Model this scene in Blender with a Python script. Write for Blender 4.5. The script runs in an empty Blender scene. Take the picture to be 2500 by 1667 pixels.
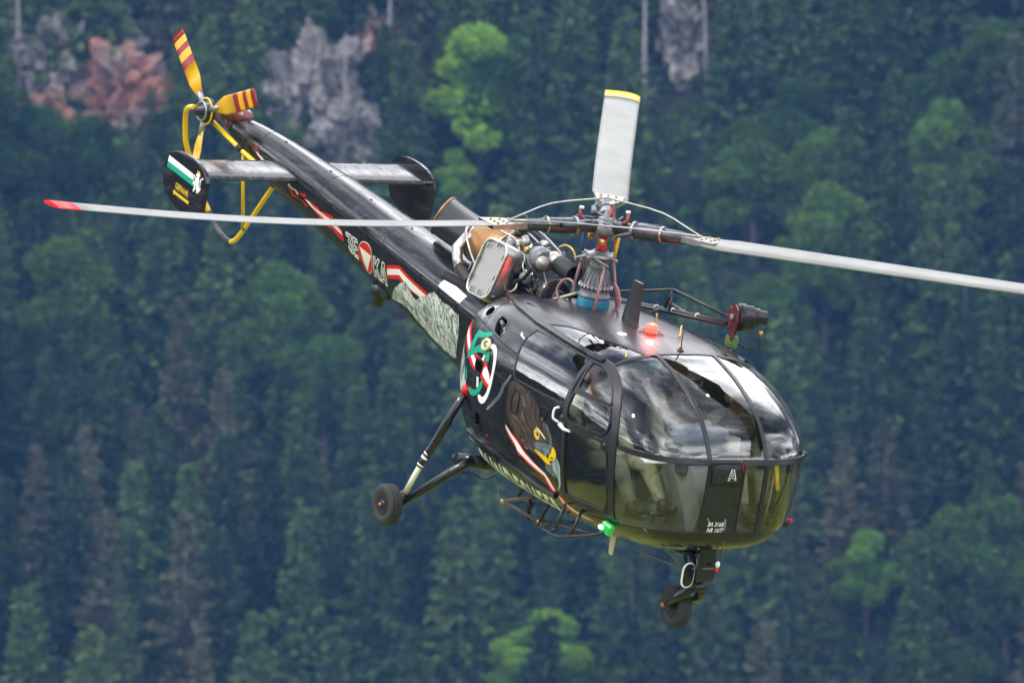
import bpy, math, random
import numpy as np
from mathutils import Matrix, Vector, noise as mnoise

random.seed(7)
rng = np.random.default_rng(7)
scene = bpy.context.scene
COL = scene.collection

# ------------------------------------------------------------------ camera
EYE = 60.0                                   # camera height above the valley meadow
camd = bpy.data.cameras.new('camera')
cam = bpy.data.objects.new('camera', camd)
COL.objects.link(cam)
cam.location = (0, 0, EYE)
cam.rotation_euler = (math.radians(90), 0, 0)
camd.sensor_width = 36.0
camd.lens = 293.76
camd.clip_start = 1.0
camd.clip_end = 20000
camd.dof.use_dof = True
camd.dof.focus_distance = 74.0
camd.dof.aperture_fstop = 4.5
camd.dof.aperture_blades = 9
scene.camera = cam

# ------------------------------------------------------------------ sky and sun
SUN_EL, SUN_AZ = math.radians(56), math.radians(238)      # azimuth clockwise from +Y (north)
world = bpy.data.worlds.new('World')
scene.world = world
world.use_nodes = True
nt = world.node_tree
nt.nodes.clear()
N = nt.nodes.new
out = N('ShaderNodeOutputWorld'); bg = N('ShaderNodeBackground')
sky = N('ShaderNodeTexSky'); sky.sky_type = 'NISHITA'; sky.sun_disc = False
sky.sun_elevation = SUN_EL; sky.sun_rotation = SUN_AZ; sky.altitude = 600; sky.air_density = 1.2; sky.dust_density = 1.5
tc = N('ShaderNodeTexCoord')
# broken cloud cover, laid out on a flat layer overhead (direction / height)
sep = N('ShaderNodeSeparateXYZ'); nt.links.new(tc.outputs['Generated'], sep.inputs[0])
hz = N('ShaderNodeMath'); hz.operation = 'MAXIMUM'; hz.inputs[1].default_value = 0.0; nt.links.new(sep.outputs[2], hz.inputs[0])
hz2 = N('ShaderNodeMath'); hz2.operation = 'ADD'; hz2.inputs[1].default_value = 0.22; nt.links.new(hz.outputs[0], hz2.inputs[0])
dv = N('ShaderNodeVectorMath'); dv.operation = 'DIVIDE'
cmb = N('ShaderNodeCombineXYZ')
for i in range(3): nt.links.new(hz2.outputs[0], cmb.inputs[i])
nt.links.new(tc.outputs['Generated'], dv.inputs[0]); nt.links.new(cmb.outputs[0], dv.inputs[1])
n1 = N('ShaderNodeTexNoise'); n1.inputs['Scale'].default_value = 0.8; n1.inputs['Detail'].default_value = 9; n1.inputs['Roughness'].default_value = 0.60; n1.inputs['Distortion'].default_value = 0.7
nt.links.new(dv.outputs[0], n1.inputs['Vector'])
r1 = N('ShaderNodeValToRGB'); r1.color_ramp.elements[0].position = 0.36; r1.color_ramp.elements[1].position = 0.52
nt.links.new(n1.outputs['Fac'], r1.inputs[0])
n2 = N('ShaderNodeTexNoise'); n2.inputs['Scale'].default_value = 1.5; n2.inputs['Detail'].default_value = 8; n2.inputs['Roughness'].default_value = 0.56; n2.inputs['Distortion'].default_value = 0.6
nt.links.new(dv.outputs[0], n2.inputs['Vector'])
r2 = N('ShaderNodeValToRGB')
e = r2.color_ramp.elements
e[0].position = 0.40; e[0].color = (2.2, 2.5, 3.2, 1); e[1].position = 0.49; e[1].color = (14.0, 14.4, 15.4, 1)
k_ = e.new(0.56); k_.color = (38.0, 38.6, 40, 1); k_ = e.new(0.66); k_.color = (64.0, 65.0, 67.0, 1)
nt.links.new(n2.outputs['Fac'], r2.inputs[0])
mixs = N('ShaderNodeMixRGB'); nt.links.new(r1.outputs[0], mixs.inputs[0]); nt.links.new(sky.outputs[0], mixs.inputs[1]); nt.links.new(r2.outputs[0], mixs.inputs[2])
nt.links.new(mixs.outputs[0], bg.inputs[0]); bg.inputs[1].default_value = 0.12
nt.links.new(bg.outputs[0], out.inputs[0])

sl = bpy.data.lights.new('sun', 'SUN'); sl.energy = 2.6; sl.angle = math.radians(3.0); sl.color = (1.0, 0.955, 0.88)
sun = bpy.data.objects.new('sun', sl); COL.objects.link(sun)
sd = Vector((math.sin(SUN_AZ) * math.cos(SUN_EL), math.cos(SUN_AZ) * math.cos(SUN_EL), math.sin(SUN_EL)))
sun.rotation_euler = sd.to_track_quat('Z', 'Y').to_euler()
sun.location = (0, 0, 300)

vs = scene.view_settings
vs.view_transform = 'Standard'; vs.look = 'None'; vs.exposure = 0.0; vs.gamma = 1.0; vs.use_curve_mapping = False
scene.cycles.use_denoising = True
scene.cycles.max_bounces = 10; scene.cycles.transparent_max_bounces = 24
scene.cycles.volume_bounces = 0
scene.cycles.caustics_reflective = False; scene.cycles.caustics_refractive = False
scene.cycles.sample_clamp_indirect = 6

# ------------------------------------------------------------------ helpers
class MB:
    """collects faces; build() links them as ONE mesh object"""
    def __init__(s): s.v = []; s.f = []; s.m = []; s.sm = []
    def add(s, V, Fc, mi=0, smooth=True):
        b = len(s.v); s.v.extend([tuple(map(float, p)) for p in V])
        for q in Fc: s.f.append([b + i for i in q]); s.m.append(mi); s.sm.append(smooth)
        return s
    def box(s, c, d, M=None, mi=0, bev=0.0):
        x, y, z = [k / 2 for k in d]
        if bev > 0:
            V = []; b = min(bev, x * .9, y * .9, z * .9)
            for sx in (-1, 1):
                for sy in (-1, 1):
                    for sz in (-1, 1):
                        V += [(sx * x, sy * (y - b), sz * (z - b)), (sx * (x - b), sy * y, sz * (z - b)), (sx * (x - b), sy * (y - b), sz * z)]
            import bmesh
            bm = bmesh.new()
            for p in V: bm.verts.new(p)
            bmesh.ops.convex_hull(bm, input=list(bm.verts))
            bm.verts.index_update()
            V = [v.co.copy() for v in bm.verts]; Fc = [[v.index for v in f.verts] for f in bm.faces]; bm.free()
        else:
            V = [(sx * x, sy * y, sz * z) for sx in (-1, 1) for sy in (-1, 1) for sz in (-1, 1)]
            Fc = [(0, 1, 3, 2), (4, 6, 7, 5), (0, 4, 5, 1), (2, 3, 7, 6), (0, 2, 6, 4), (1, 5, 7, 3)]
        M = M or Matrix.Identity(3)
        return s.add([Vector(c) + M @ Vector(p) for p in V], Fc, mi, False)
    def tube(s, P, r, n=10, mi=0, cap=True, closed=False):
        P = [Vector(p) for p in P]; k = len(P)
        R_ = list(r) if hasattr(r, '__len__') else [r] * k
        T = []
        for i in range(k):
            a = P[(i - 1) % k] if (closed or i > 0) else P[0]; b = P[(i + 1) % k] if (closed or i < k - 1) else P[-1]
            T.append((b - a).normalized())
        up = Vector((0, 0, 1)) if abs(T[0].z) < .9 else Vector((1, 0, 0))
        V = []; nrm = (up - T[0] * up.dot(T[0])).normalized()
        for i in range(k):
            nrm = (nrm - T[i] * nrm.dot(T[i])).normalized(); bn = T[i].cross(nrm)
            for j in range(n):
                a = 2 * math.pi * j / n; V.append(P[i] + (nrm * math.cos(a) + bn * math.sin(a)) * R_[i])
        Fc = [(i * n + j, i * n + (j + 1) % n, ((i + 1) % k) * n + (j + 1) % n, ((i + 1) % k) * n + j) for i in range(k if closed else k - 1) for j in range(n)]
        s.add(V, Fc, mi, True)
        if cap and not closed:
            b = len(s.v) - k * n
            s.f.append([b + j for j in range(n)][::-1]); s.m.append(mi); s.sm.append(False)
            s.f.append([b + (k - 1) * n + j for j in range(n)]); s.m.append(mi); s.sm.append(False)
        return s
    def lathe(s, o, ax, prof, n=28, mi=0, smooth=True):
        """prof: (distance along axis, radius)"""
        o = Vector(o); ax = Vector(ax).normalized()
        up = Vector((0, 0, 1)) if abs(ax.z) < .9 else Vector((1, 0, 0))
        e1 = (up - ax * up.dot(ax)).normalized(); e2 = ax.cross(e1)
        V = []
        for d, r in prof:
            for j in range(n):
                a = 2 * math.pi * j / n; V.append(o + ax * d + (e1 * math.cos(a) + e2 * math.sin(a)) * r)
        k = len(prof)
        Fc = [(i * n + j, i * n + (j + 1) % n, (i + 1) * n + (j + 1) % n, (i + 1) * n + j) for i in range(k - 1) for j in range(n)]
        s.add(V, Fc, mi, smooth); b = len(s.v) - k * n
        if prof[0][1] > 1e-4: s.f.append([b + j for j in range(n)][::-1]); s.m.append(mi); s.sm.append(False)
        if prof[-1][1] > 1e-4: s.f.append([b + (k - 1) * n + j for j in range(n)]); s.m.append(mi); s.sm.append(False)
        return s
    def ball(s, c, r, n=14, mi=0, M=None):
        r = (r, r, r) if not hasattr(r, '__len__') else r
        V = []; k = n // 2 + 1
        for i in range(k):
            ph = math.pi * i / (k - 1)
            for j in range(n):
                a = 2 * math.pi * j / n
                p = Vector((r[0] * math.sin(ph) * math.cos(a), r[1] * math.sin(ph) * math.sin(a), r[2] * math.cos(ph)))
                V.append(Vector(c) + ((M @ p) if M else p))
        Fc = [(i * n + j, (i + 1) * n + j, (i + 1) * n + (j + 1) % n, i * n + (j + 1) % n) for i in range(k - 1) for j in range(n)]
        return s.add(V, Fc, mi, True)
    def prism(s, poly, h, M, mi=0):
        """poly: 2-D outline in the local XY plane, thickness h along local Z, placed by 4x4 M"""
        n = len(poly)
        V = [M @ Vector((p[0], p[1], -h / 2)) for p in poly] + [M @ Vector((p[0], p[1], h / 2)) for p in poly]
        Fc = [list(range(n))[::-1], list(range(n, 2 * n))] + [(i, (i + 1) % n, n + (i + 1) % n, n + i) for i in range(n)]
        return s.add(V, Fc, mi, False)
    def torus(s, c, ax, R_, r, n=32, m=10, mi=0):
        ax = Vector(ax).normalized(); up = Vector((0, 0, 1)) if abs(ax.z) < .9 else Vector((1, 0, 0))
        e1 = (up - ax * up.dot(ax)).normalized(); e2 = ax.cross(e1)
        return s.tube([Vector(c) + (e1 * math.cos(2 * math.pi * i / n) + e2 * math.sin(2 * math.pi * i / n)) * R_ for i in range(n)], r, m, mi, closed=True)
    def mesh(s, name, mats):
        me = bpy.data.meshes.new(name)
        me.from_pydata(s.v, [], s.f)
        mats = mats if isinstance(mats, (list, tuple)) else [mats]
        for m in mats: me.materials.append(m)
        me.polygons.foreach_set('material_index', s.m)
        me.polygons.foreach_set('use_smooth', s.sm)
        me.update()
        return me
    def build(s, name, mats, parent=None, label=None, **kw):
        o = bpy.data.objects.new(name, s.mesh(name, mats)); COL.objects.link(o)
        if parent: o.parent = parent
        if label: o['label'] = label
        for k, v in kw.items(): o[k] = v
        return o

def np_mesh(name, V, Q, mats, smooth=False, mi=None):
    """fast mesh from arrays, Q: (n,3) or (n,4)"""
    me = bpy.data.meshes.new(name); V = np.asarray(V, np.float32); Q = np.asarray(Q, np.int32)
    me.vertices.add(len(V)); me.vertices.foreach_set('co', V.ravel())
    me.loops.add(Q.size); me.loops.foreach_set('vertex_index', Q.ravel())
    me.polygons.add(len(Q)); me.polygons.foreach_set('loop_start', np.arange(0, Q.size, Q.shape[1], dtype=np.int32))
    for m in (mats if isinstance(mats, (list, tuple)) else [mats]): me.materials.append(m)
    if mi is not None: me.polygons.foreach_set('material_index', np.asarray(mi, np.int32))
    me.polygons.foreach_set('use_smooth', np.full(len(Q), smooth))
    me.update(calc_edges=True); me.validate()
    return me

def empty(name, label, cat, loc=(0, 0, 0), group=None):
    o = bpy.data.objects.new(name, None); COL.objects.link(o); o.location = loc
    o['label'] = label; o['category'] = cat
    if group: o['group'] = group
    return o

def mat(name, col, rough=.5, metal=0., coat=0., spec=.5, bump=None, vary=None, emit=None, alpha=None):
    m = bpy.data.materials.new(name); m.use_nodes = True; t = m.node_tree; b = t.nodes['Principled BSDF']
    b.inputs['Base Color'].default_value = (*col, 1); b.inputs['Roughness'].default_value = rough
    b.inputs['Metallic'].default_value = metal; b.inputs['Coat Weight'].default_value = coat; b.inputs['Coat Roughness'].default_value = .06
    b.inputs['Specular IOR Level'].default_value = spec
    if emit: b.inputs['Emission Color'].default_value = (*emit[0], 1); b.inputs['Emission Strength'].default_value = emit[1]
    co = t.nodes.new('ShaderNodeTexCoord')
    if vary:       # (scale, amount, second colour)
        n = t.nodes.new('ShaderNodeTexNoise'); n.inputs['Scale'].default_value = vary[0]; n.inputs['Detail'].default_value = 6
        t.links.new(co.outputs['Object'], n.inputs['Vector'])
        r = t.nodes.new('ShaderNodeValToRGB'); r.color_ramp.elements[0].position = .5 - vary[1]; r.color_ramp.elements[1].position = .5 + vary[1]
        r.color_ramp.elements[0].color = (*col, 1); r.color_ramp.elements[1].color = (*vary[2], 1)
        t.links.new(n.outputs['Fac'], r.inputs[0]); t.links.new(r.outputs[0], b.inputs['Base Color'])
        rr = t.nodes.new('ShaderNodeMapRange'); rr.inputs['To Min'].default_value = rough * .8; rr.inputs['To Max'].default_value = min(1, rough * 1.3)
        t.links.new(n.outputs['Fac'], rr.inputs['Value']); t.links.new(rr.outputs[0], b.inputs['Roughness'])
    if bump:       # (scale, strength)
        n = t.nodes.new('ShaderNodeTexNoise'); n.inputs['Scale'].default_value = bump[0]; n.inputs['Detail'].default_value = 4
        t.links.new(co.outputs['Object'], n.inputs['Vector'])
        bp = t.nodes.new('ShaderNodeBump'); bp.inputs['Strength'].default_value = bump[1]; bp.inputs['Distance'].default_value = .01 if bump[1] < 1 else .03
        t.links.new(n.outputs['Fac'], bp.inputs['Height']); t.links.new(bp.outputs[0], b.inputs['Normal'])
    return m
# ------------------------------------------------------------------ terrain
SLOPE0, TAN = 640.0, 0.90
def ground_z(x, y):
    s = max(0.0, y - SLOPE0)
    z = s * TAN
    if z > 130: z = 130 + (z - 130) * .45
    z += min(1, s / 20) * (2.2 * mnoise.noise((x * .02, y * .02, 0)) + 1.0 * mnoise.noise((x * .08, y * .08, 3)))
    b = math.hypot(x, y)
    if y < 200 and b > 600: z += (min(b, 3000) - 600) * .16 * (.75 + .5 * mnoise.noise((x * .0012, y * .0012, 9)))
    if abs(x) > 300 and y >= 200: z += (min(abs(x), 3000) - 300) * .10
    return z

def noise_ramp(t, vec, scale, stops, detail=6, rough=.55):
    n = t.nodes.new('ShaderNodeTexNoise'); n.inputs['Scale'].default_value = scale; n.inputs['Detail'].default_value = detail; n.inputs['Roughness'].default_value = rough
    t.links.new(vec, n.inputs['Vector'])
    r = t.nodes.new('ShaderNodeValToRGB'); el = r.color_ramp.elements
    while len(el) < len(stops): el.new(.5)
    for k, (p, c) in enumerate(stops): el[k].position = p; el[k].color = (*c, 1)
    t.links.new(n.outputs['Fac'], r.inputs[0]); return r

gm = bpy.data.materials.new('meadow and forest floor'); gm.use_nodes = True; t = gm.node_tree; b = t.nodes['Principled BSDF']
co = t.nodes.new('ShaderNodeTexCoord')
mead = noise_ramp(t, co.outputs['Object'], .03, [(.3, (.145, .170, .026)), (.7, (.225, .24, .045))])
wood = noise_ramp(t, co.outputs['Object'], .25, [(.3, (.012, .018, .009)), (.7, (.035, .042, .022))])
sp = t.nodes.new('ShaderNodeSeparateXYZ'); t.links.new(co.outputs['Object'], sp.inputs[0])
mr = t.nodes.new('ShaderNodeMapRange'); mr.inputs['From Min'].default_value = 4; mr.inputs['From Max'].default_value = 12; t.links.new(sp.outputs[2], mr.inputs['Value'])
# the meadow is a clearing; woods begin all round it
ctr = t.nodes.new('ShaderNodeVectorMath'); ctr.operation = 'DISTANCE'; ctr.inputs[1].default_value = (0, 60, 0); t.links.new(co.outputs['Object'], ctr.inputs[0])
en = t.nodes.new('ShaderNodeTexNoise'); en.inputs['Scale'].default_value = .02; en.inputs['Detail'].default_value = 4; t.links.new(co.outputs['Object'], en.inputs['Vector'])
ea = t.nodes.new('ShaderNodeMath'); ea.operation = 'MULTIPLY_ADD'; ea.inputs[1].default_value = 70; t.links.new(en.outputs['Fac'], ea.inputs[0]); t.links.new(ctr.outputs['Value'], ea.inputs[2])
er = t.nodes.new('ShaderNodeMapRange'); er.inputs['From Min'].default_value = 225; er.inputs['From Max'].default_value = 260; t.links.new(ea.outputs[0], er.inputs['Value'])
mxm = t.nodes.new('ShaderNodeMath'); mxm.operation = 'MAXIMUM'; t.links.new(mr.outputs[0], mxm.inputs[0]); t.links.new(er.outputs[0], mxm.inputs[1])
mx = t.nodes.new('ShaderNodeMixRGB'); t.links.new(mxm.outputs[0], mx.inputs[0]); t.links.new(mead.outputs[0], mx.inputs[1]); t.links.new(wood.outputs[0], mx.inputs[2])
t.links.new(mx.outputs[0], b.inputs['Base Color']); b.inputs['Roughness'].default_value = .95; b.inputs['Specular IOR Level'].default_value = .1

xs = np.concatenate([np.linspace(-6000, -200, 24), np.linspace(-180, 180, 91), np.linspace(200, 6000, 24)])
ys = np.concatenate([np.linspace(-6000, 560, 30), np.linspace(580, 860, 90), np.linspace(880, 6000, 20)])
V = [(x, y, ground_z(x, y)) for y in ys for x in xs]
nx = len(xs)
Q = [(j * nx + i, j * nx + i + 1, (j + 1) * nx + i + 1, (j + 1) * nx + i) for j in range(len(ys) - 1) for i in range(nx - 1)]
g = bpy.data.objects.new('terrain', np_mesh('terrain', V, Q, gm, True)); COL.objects.link(g); g['kind'] = 'structure'

# ------------------------------------------------------------------ foliage materials
def leaf_mat(name, c1, c2, bright=0.5, trans=.25):
    m = bpy.data.materials.new(name); m.use_nodes = True; t = m.node_tree; t.nodes.clear()
    o = t.nodes.new('ShaderNodeOutputMaterial'); d = t.nodes.new('ShaderNodeBsdfDiffuse'); tr = t.nodes.new('ShaderNodeBsdfTranslucent'); mix = t.nodes.new('ShaderNodeMixShader')
    mix.inputs[0].default_value = trans
    oi = t.nodes.new('ShaderNodeObjectInfo'); co = t.nodes.new('ShaderNodeTexCoord')
    n = t.nodes.new('ShaderNodeTexNoise'); n.inputs['Scale'].default_value = .9; n.inputs['Detail'].default_value = 3; t.links.new(co.outputs['Object'], n.inputs['Vector'])
    r = t.nodes.new('ShaderNodeMixRGB'); r.inputs[1].default_value = (*c1, 1); r.inputs[2].default_value = (*c2, 1)
    a = t.nodes.new('ShaderNodeMath'); a.operation = 'ADD'; a.inputs[1].default_value = -.5; t.links.new(n.outputs['Fac'], a.inputs[0])
    a2 = t.nodes.new('ShaderNodeMath'); a2.operation = 'MULTIPLY_ADD'; a2.inputs[1].default_value = 1.6; a2.use_clamp = True; t.links.new(a.outputs[0], a2.inputs[0]); t.links.new(oi.outputs['Random'], a2.inputs[2])
    t.links.new(a2.outputs[0], r.inputs[0])
    hv = t.nodes.new('ShaderNodeHueSaturation'); t.links.new(r.outputs[0], hv.inputs['Color'])
    mr = t.nodes.new('ShaderNodeMapRange'); mr.inputs['To Min'].default_value = 1 - bright; mr.inputs['To Max'].default_value = 1 + bright
    w = t.nodes.new('ShaderNodeMath'); w.operation = 'FRACT'; w2 = t.nodes.new('ShaderNodeMath'); w2.operation = 'MULTIPLY'; w2.inputs[1].default_value = 7.31
    t.links.new(oi.outputs['Random'], w2.inputs[0]); t.links.new(w2.outputs[0], w.inputs[0]); t.links.new(w.outputs[0], mr.inputs['Value']); t.links.new(mr.outputs[0], hv.inputs['Value'])
    t.links.new(hv.outputs[0], d.inputs[0]); t.links.new(hv.outputs[0], tr.inputs[0])
    t.links.new(d.outputs[0], mix.inputs[1]); t.links.new(tr.outputs[0], mix.inputs[2]); t.links.new(mix.outputs[0], o.inputs[0])
    return m
M_spruce = leaf_mat('spruce needles', (.034, .062, .022), (.088, .130, .038))
M_brown = leaf_mat('thin brownish needles', (.066, .074, .038), (.105, .10, .058), .25)
M_beech = leaf_mat('beech leaves', (.048, .095, .022), (.085, .150, .030), .3, .35)
M_lime = leaf_mat('fresh green leaves', (.16, .30, .035), (.24, .40, .05), .15, .35)
M_bark = mat('bark', (.10, .085, .07), .9, vary=(3, .2, (.16, .145, .13)))
M_pale = mat('pale dead bark', (.24, .22, .20), .9, vary=(2, .2, (.38, .36, .34)))

def leaf_quads(P, D, size, asp, r):
    """elongated double-triangle sprays at P pointing along D"""
    n = len(P); D = D / np.maximum(np.linalg.norm(D, axis=1, keepdims=True), 1e-6)
    rv = r.normal(size=(n, 3)); S = np.cross(D, rv); S /= np.maximum(np.linalg.norm(S, axis=1, keepdims=True), 1e-6)
    L = size[:, None]; W = L * asp
    V = np.stack([P - S * W * .3, P + D * L * .5 - S * W * .5, P + D * L, P + D * L * .5 + S * W * .5], 1).reshape(-1, 3)
    return V, np.arange(n * 4).reshape(-1, 4)

def conifer(seed, H=16., width=.17, dens=1.0, m=M_spruce, low=.10, gap=.0):
    r = np.random.default_rng(seed); P = []; D = []; S = []
    h = low
    while h < .985:
        L = H * width * (1 - h) ** .8 * r.uniform(.75, 1.15) + .25
        for k in range(int(r.integers(9, 14) * dens)):
            if r.random() < gap: continue
            a = r.uniform(0, 2 * math.pi); l = L * r.uniform(.55, 1.15); droop = r.uniform(.25, .6) * (1.1 - h)
            n = max(3, int(l * 3.4)); s = (np.arange(n) + r.random(n) * .6) / n
            d = np.array([math.cos(a), math.sin(a), 0])
            p = d * (s * l)[:, None]; p[:, 2] = h * H - droop * l * s + .25 * l * s ** 2.5
            p += r.normal(size=p.shape) * .06
            dd = np.tile(d, (n, 1)) + r.normal(size=(n, 3)) * .55; dd[:, 2] -= .25
            P.append(p); D.append(dd); S.append(r.uniform(.6, 1.2, n) * (1.15 - .5 * h))
        h += r.uniform(.014, .030)
    P = np.concatenate(P); D = np.concatenate(D); S = np.concatenate(S)
    V, Q = leaf_quads(P, D, S, .55, r)
    tm = MB().tube([(0, 0, -2), (0, 0, H * .5), (0, 0, H * .99)], [H * .016, H * .010, .03], 7)
    return tm.mesh('trunk', M_bark), np_mesh('crown', V, Q, m)

def broadleaf(seed, H=13., W=4.6, m=M_beech, n=7500, lobes=24):
    r = np.random.default_rng(seed); tm = MB(); tm.tube([(0, 0, -2), (.1, 0, H * .3), (0, .1, H * .6)], [.30, .22, .10], 8)
    C = []
    for k in range(lobes):
        zz = r.uniform(.30, .88); rad = W * math.sqrt(max(.05, 1 - ((zz - .52) / .46) ** 2)) * r.uniform(.25, .85); a = r.uniform(0, 6.28)
        c = np.array([rad * math.cos(a), rad * math.sin(a), zz * H]); C.append((c, W * r.uniform(.20, .40)))
        tm.tube([(0, 0, H * zz * .45), tuple(c * [.5, .5, .85]), tuple(c)], [.10, .07, .03], 5)
    C.append((np.array([0, 0, H * .9]), W * .33)); C.append((np.array([0, 0, H * .55]), W * .55))
    w = np.array([q[1] ** 2 for q in C]); w /= w.sum(); idx = r.choice(len(C), n, p=w)
    dr = r.normal(size=(n, 3)); dr /= np.linalg.norm(dr, axis=1, keepdims=True)
    rr = np.array([C[i][1] for i in idx]) * r.uniform(.45, 1.1, n) ** .5
    P = np.array([C[i][0] for i in idx]) + dr * rr[:, None] * [1, 1, .8]
    D = dr + r.normal(size=(n, 3)) * .9
    V, Q = leaf_quads(P, D, r.uniform(.28, .55, n), .8, r)
    return tm.mesh('trunk', M_bark), np_mesh('crown', V, Q, m)

def deadtree(seed, H=15.):
    r = np.random.default_rng(seed); tm = MB(); tm.tube([(0, 0, -2), (.1, 0, H * .4), (.05, .1, H * .8), (0, 0, H)], [.30, .24, .12, .03], 8)
    br = MB()
    for k in range(46):
        z = H * r.uniform(.25, .98); a = r.uniform(0, 6.28); l = (1.15 - z / H) * 2.6 * r.uniform(.3, 1)
        e = (math.cos(a) * l, math.sin(a) * l, z - l * r.uniform(-.1, .4)); br.tube([(0, 0, z), (e[0] * .5, e[1] * .5, z + (e[2] - z) * .35), e], [.05, .03, .012], 4)
    return tm.mesh('trunk', M_pale), br.mesh('branches', M_pale)

KIND = {
 'spruce': [conifer(10 + i, 17, .19 + .025 * (i % 3), 1.0) for i in range(5)],
 'brown': [conifer(40 + i, 16, .18, .75, M_brown, .12, .15) for i in range(3)],
 'beech': [broadleaf(60 + i, 12, 4.2) for i in range(3)],
 'lime': [broadleaf(80 + i, 15, 4.4, M_lime, 9000, 20) for i in range(2)],
 'dead': [deadtree(90 + i, 17) for i in range(2)],
}
NAMES = {'spruce': ('spruce_tree', 'spruce', 'crown'), 'brown': ('thin_spruce_tree', 'spruce', 'crown'), 'beech': ('beech_tree', 'broadleaf tree', 'crown'),
         'lime': ('bright_green_tree', 'broadleaf tree', 'crown'), 'dead': ('dead_tree', 'dead tree', 'branches')}
MARKS = [('upper left corner', 0, 0), ('left edge', 0, 800), ('lower left corner', 0, 1667), ('red blade tip', 120, 460), ('tail rotor', 510, 270), ('flagged tail fin', 450, 440), ('yellow tail guard', 570, 560), ('tail boom', 760, 560), ('plain port fin', 1010, 440),
 ('top edge centre', 1100, 0), ('exhaust pipe', 1110, 520), ('rear rotor blade', 1545, 350), ('rotor hub', 1470, 540), ('main wheel', 960, 1230), ('boarding step', 1400, 1300), ('winch', 1820, 780), ('cabin nose', 1960, 1100), ('nose wheel', 1655, 1480), ('bottom edge centre', 1250, 1667),
 ('upper right corner', 2500, 0), ('right rotor blade', 2200, 680), ('right edge', 2500, 1100), ('lower right corner', 2500, 1667), ('bottom edge left of centre', 620, 1667), ('bottom edge right of centre', 1950, 1667), ('top edge right of centre', 1900, 0)]
LAB = {'spruce': '%s dark green spruce in the forest, %s', 'brown': '%s thin brownish spruce in the forest, %s', 'beech': '%s green leafy tree in the forest, %s', 'lime': '%s bright green leafy tree, %s', 'dead': '%s bare pale dead trunk, %s'}
GRP = {'spruce': 'dark spruces on the hillside', 'brown': 'thin brownish spruces on the hillside', 'beech': 'leafy trees among the spruces', 'lime': 'bright green trees on the hillside', 'dead': 'bare dead trunks on the hillside'}
USED = set()
def tree_label(kind, x, y, s):
    z = ground_z(x, y) + 7 * s; px = 1250 + x / y * 20400; py = 833 - (z - EYE) / y * 20400
    size = 'small' if s < .8 else 'tall' if s > 1.05 else 'middling'
    last = None
    for nm, mx, my in sorted(MARKS, key=lambda q: (q[1] - px) ** 2 + (q[2] - py) ** 2)[:14]:
        dx, dy = px - mx, py - my; d = math.hypot(dx, dy); far = 'just ' if d < 170 else '' if d < 340 else 'well '
        v = 'above' if dy < 0 else 'below'; h = 'left' if dx < 0 else 'right'
        w = v if abs(dx) < abs(dy) * .45 else (h + ' of') if abs(dy) < abs(dx) * .45 else v + ' and ' + h + ' of'
        t_ = LAB[kind] % (size, far + w + ' the ' + nm); last = last if last or len(t_.split()) > 16 else t_
        if t_ not in USED and len(t_.split()) <= 16: USED.add(t_); return t_
    return last
def plant(kind, x, y, s=1.0, label=None, sx=1.0):
    nm, cat, crown = NAMES[kind]; tr, cr = random.choice(KIND[kind])
    e = empty(nm, label or tree_label(kind, x, y, s), cat, (x, y, ground_z(x, y) - .3), GRP[kind])
    e.rotation_euler = (random.uniform(-.03, .03), random.uniform(-.03, .03), random.uniform(0, 6.28)); e.scale = (s * sx, s * sx, s)
    for n_, me in (('trunk', tr), (crown, cr)):
        o = bpy.data.objects.new(n_, me); COL.objects.link(o); o.parent = e
        if n_ == 'branches': o['kind'] = 'stuff'
    return e
def at(px, py):
    """hillside point seen at photo pixel (px, py)"""
    k = (833.5 - py) / 20400
    lo, hi = 600., 900.
    for _ in range(40):
        y = (lo + hi) / 2
        if ground_z((px - 1250) / 20400 * y, y) > EYE + k * y: hi = y
        else: lo = y
    return (px - 1250) / 20400 * y, y

# rock faces: pixel column/row of the centre, half width and height in metres, reddish or grey
ROCKS = [(120, 150, 3.6, 5.5, .25, 'pale grey limestone crag with scattered shrubs, far left edge'),
         (255, 95, 3.2, 4.0, .1, 'grey limestone crag near the top left corner'),
         (115, 290, 2.6, 3.6, .62, 'grey crag with orange red stains, lowest at far left'),
         (285, 215, 4.2, 4.6, .66, 'orange red stained rock face left of the tail rotor'),
         (690, 210, 2.8, 4.0, .1, 'grey rock face just right of the tail rotor'),
         (800, 215, 3.4, 6.0, .2, 'tall grey rock face above the tail boom'),
         (905, 110, 1.7, 4.6, .6, 'narrow rock rib with a reddish flank, upper centre left'),
         (860, 330, 3.6, 4.2, .15, 'broken grey rock slope right above the tail boom'),
         (1670, 100, 2.6, 5.0, .3, 'greyish pink rock slope between the pale trunks, upper right')]
rk = bpy.data.materials.new('limestone'); rk.use_nodes = True; t = rk.node_tree; b = t.nodes['Principled BSDF']; co = t.nodes.new('ShaderNodeTexCoord'); oi = t.nodes.new('ShaderNodeObjectInfo')
mpr = t.nodes.new('ShaderNodeMapping'); mpr.inputs['Scale'].default_value = (1.5, 1.5, .45); t.links.new(co.outputs['Object'], mpr.inputs[0])
grey = noise_ramp(t, mpr.outputs[0], 1.1, [(.3, (.08, .072, .068)), (.48, (.20, .18, .17)), (.68, (.42, .385, .36))], 8, .7)
red = noise_ramp(t, mpr.outputs[0], 1.4, [(.3, (.13, .075, .06)), (.5, (.34, .125, .075)), (.7, (.38, .25, .20))], 6, .6)
nn = t.nodes.new('ShaderNodeTexNoise'); nn.inputs['Scale'].default_value = .35; nn.inputs['Detail'].default_value = 5; t.links.new(co.outputs['Object'], nn.inputs['Vector'])
sm = t.nodes.new('ShaderNodeMath'); sm.operation = 'ADD'; t.links.new(nn.outputs['Fac'], sm.inputs[0])
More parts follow.
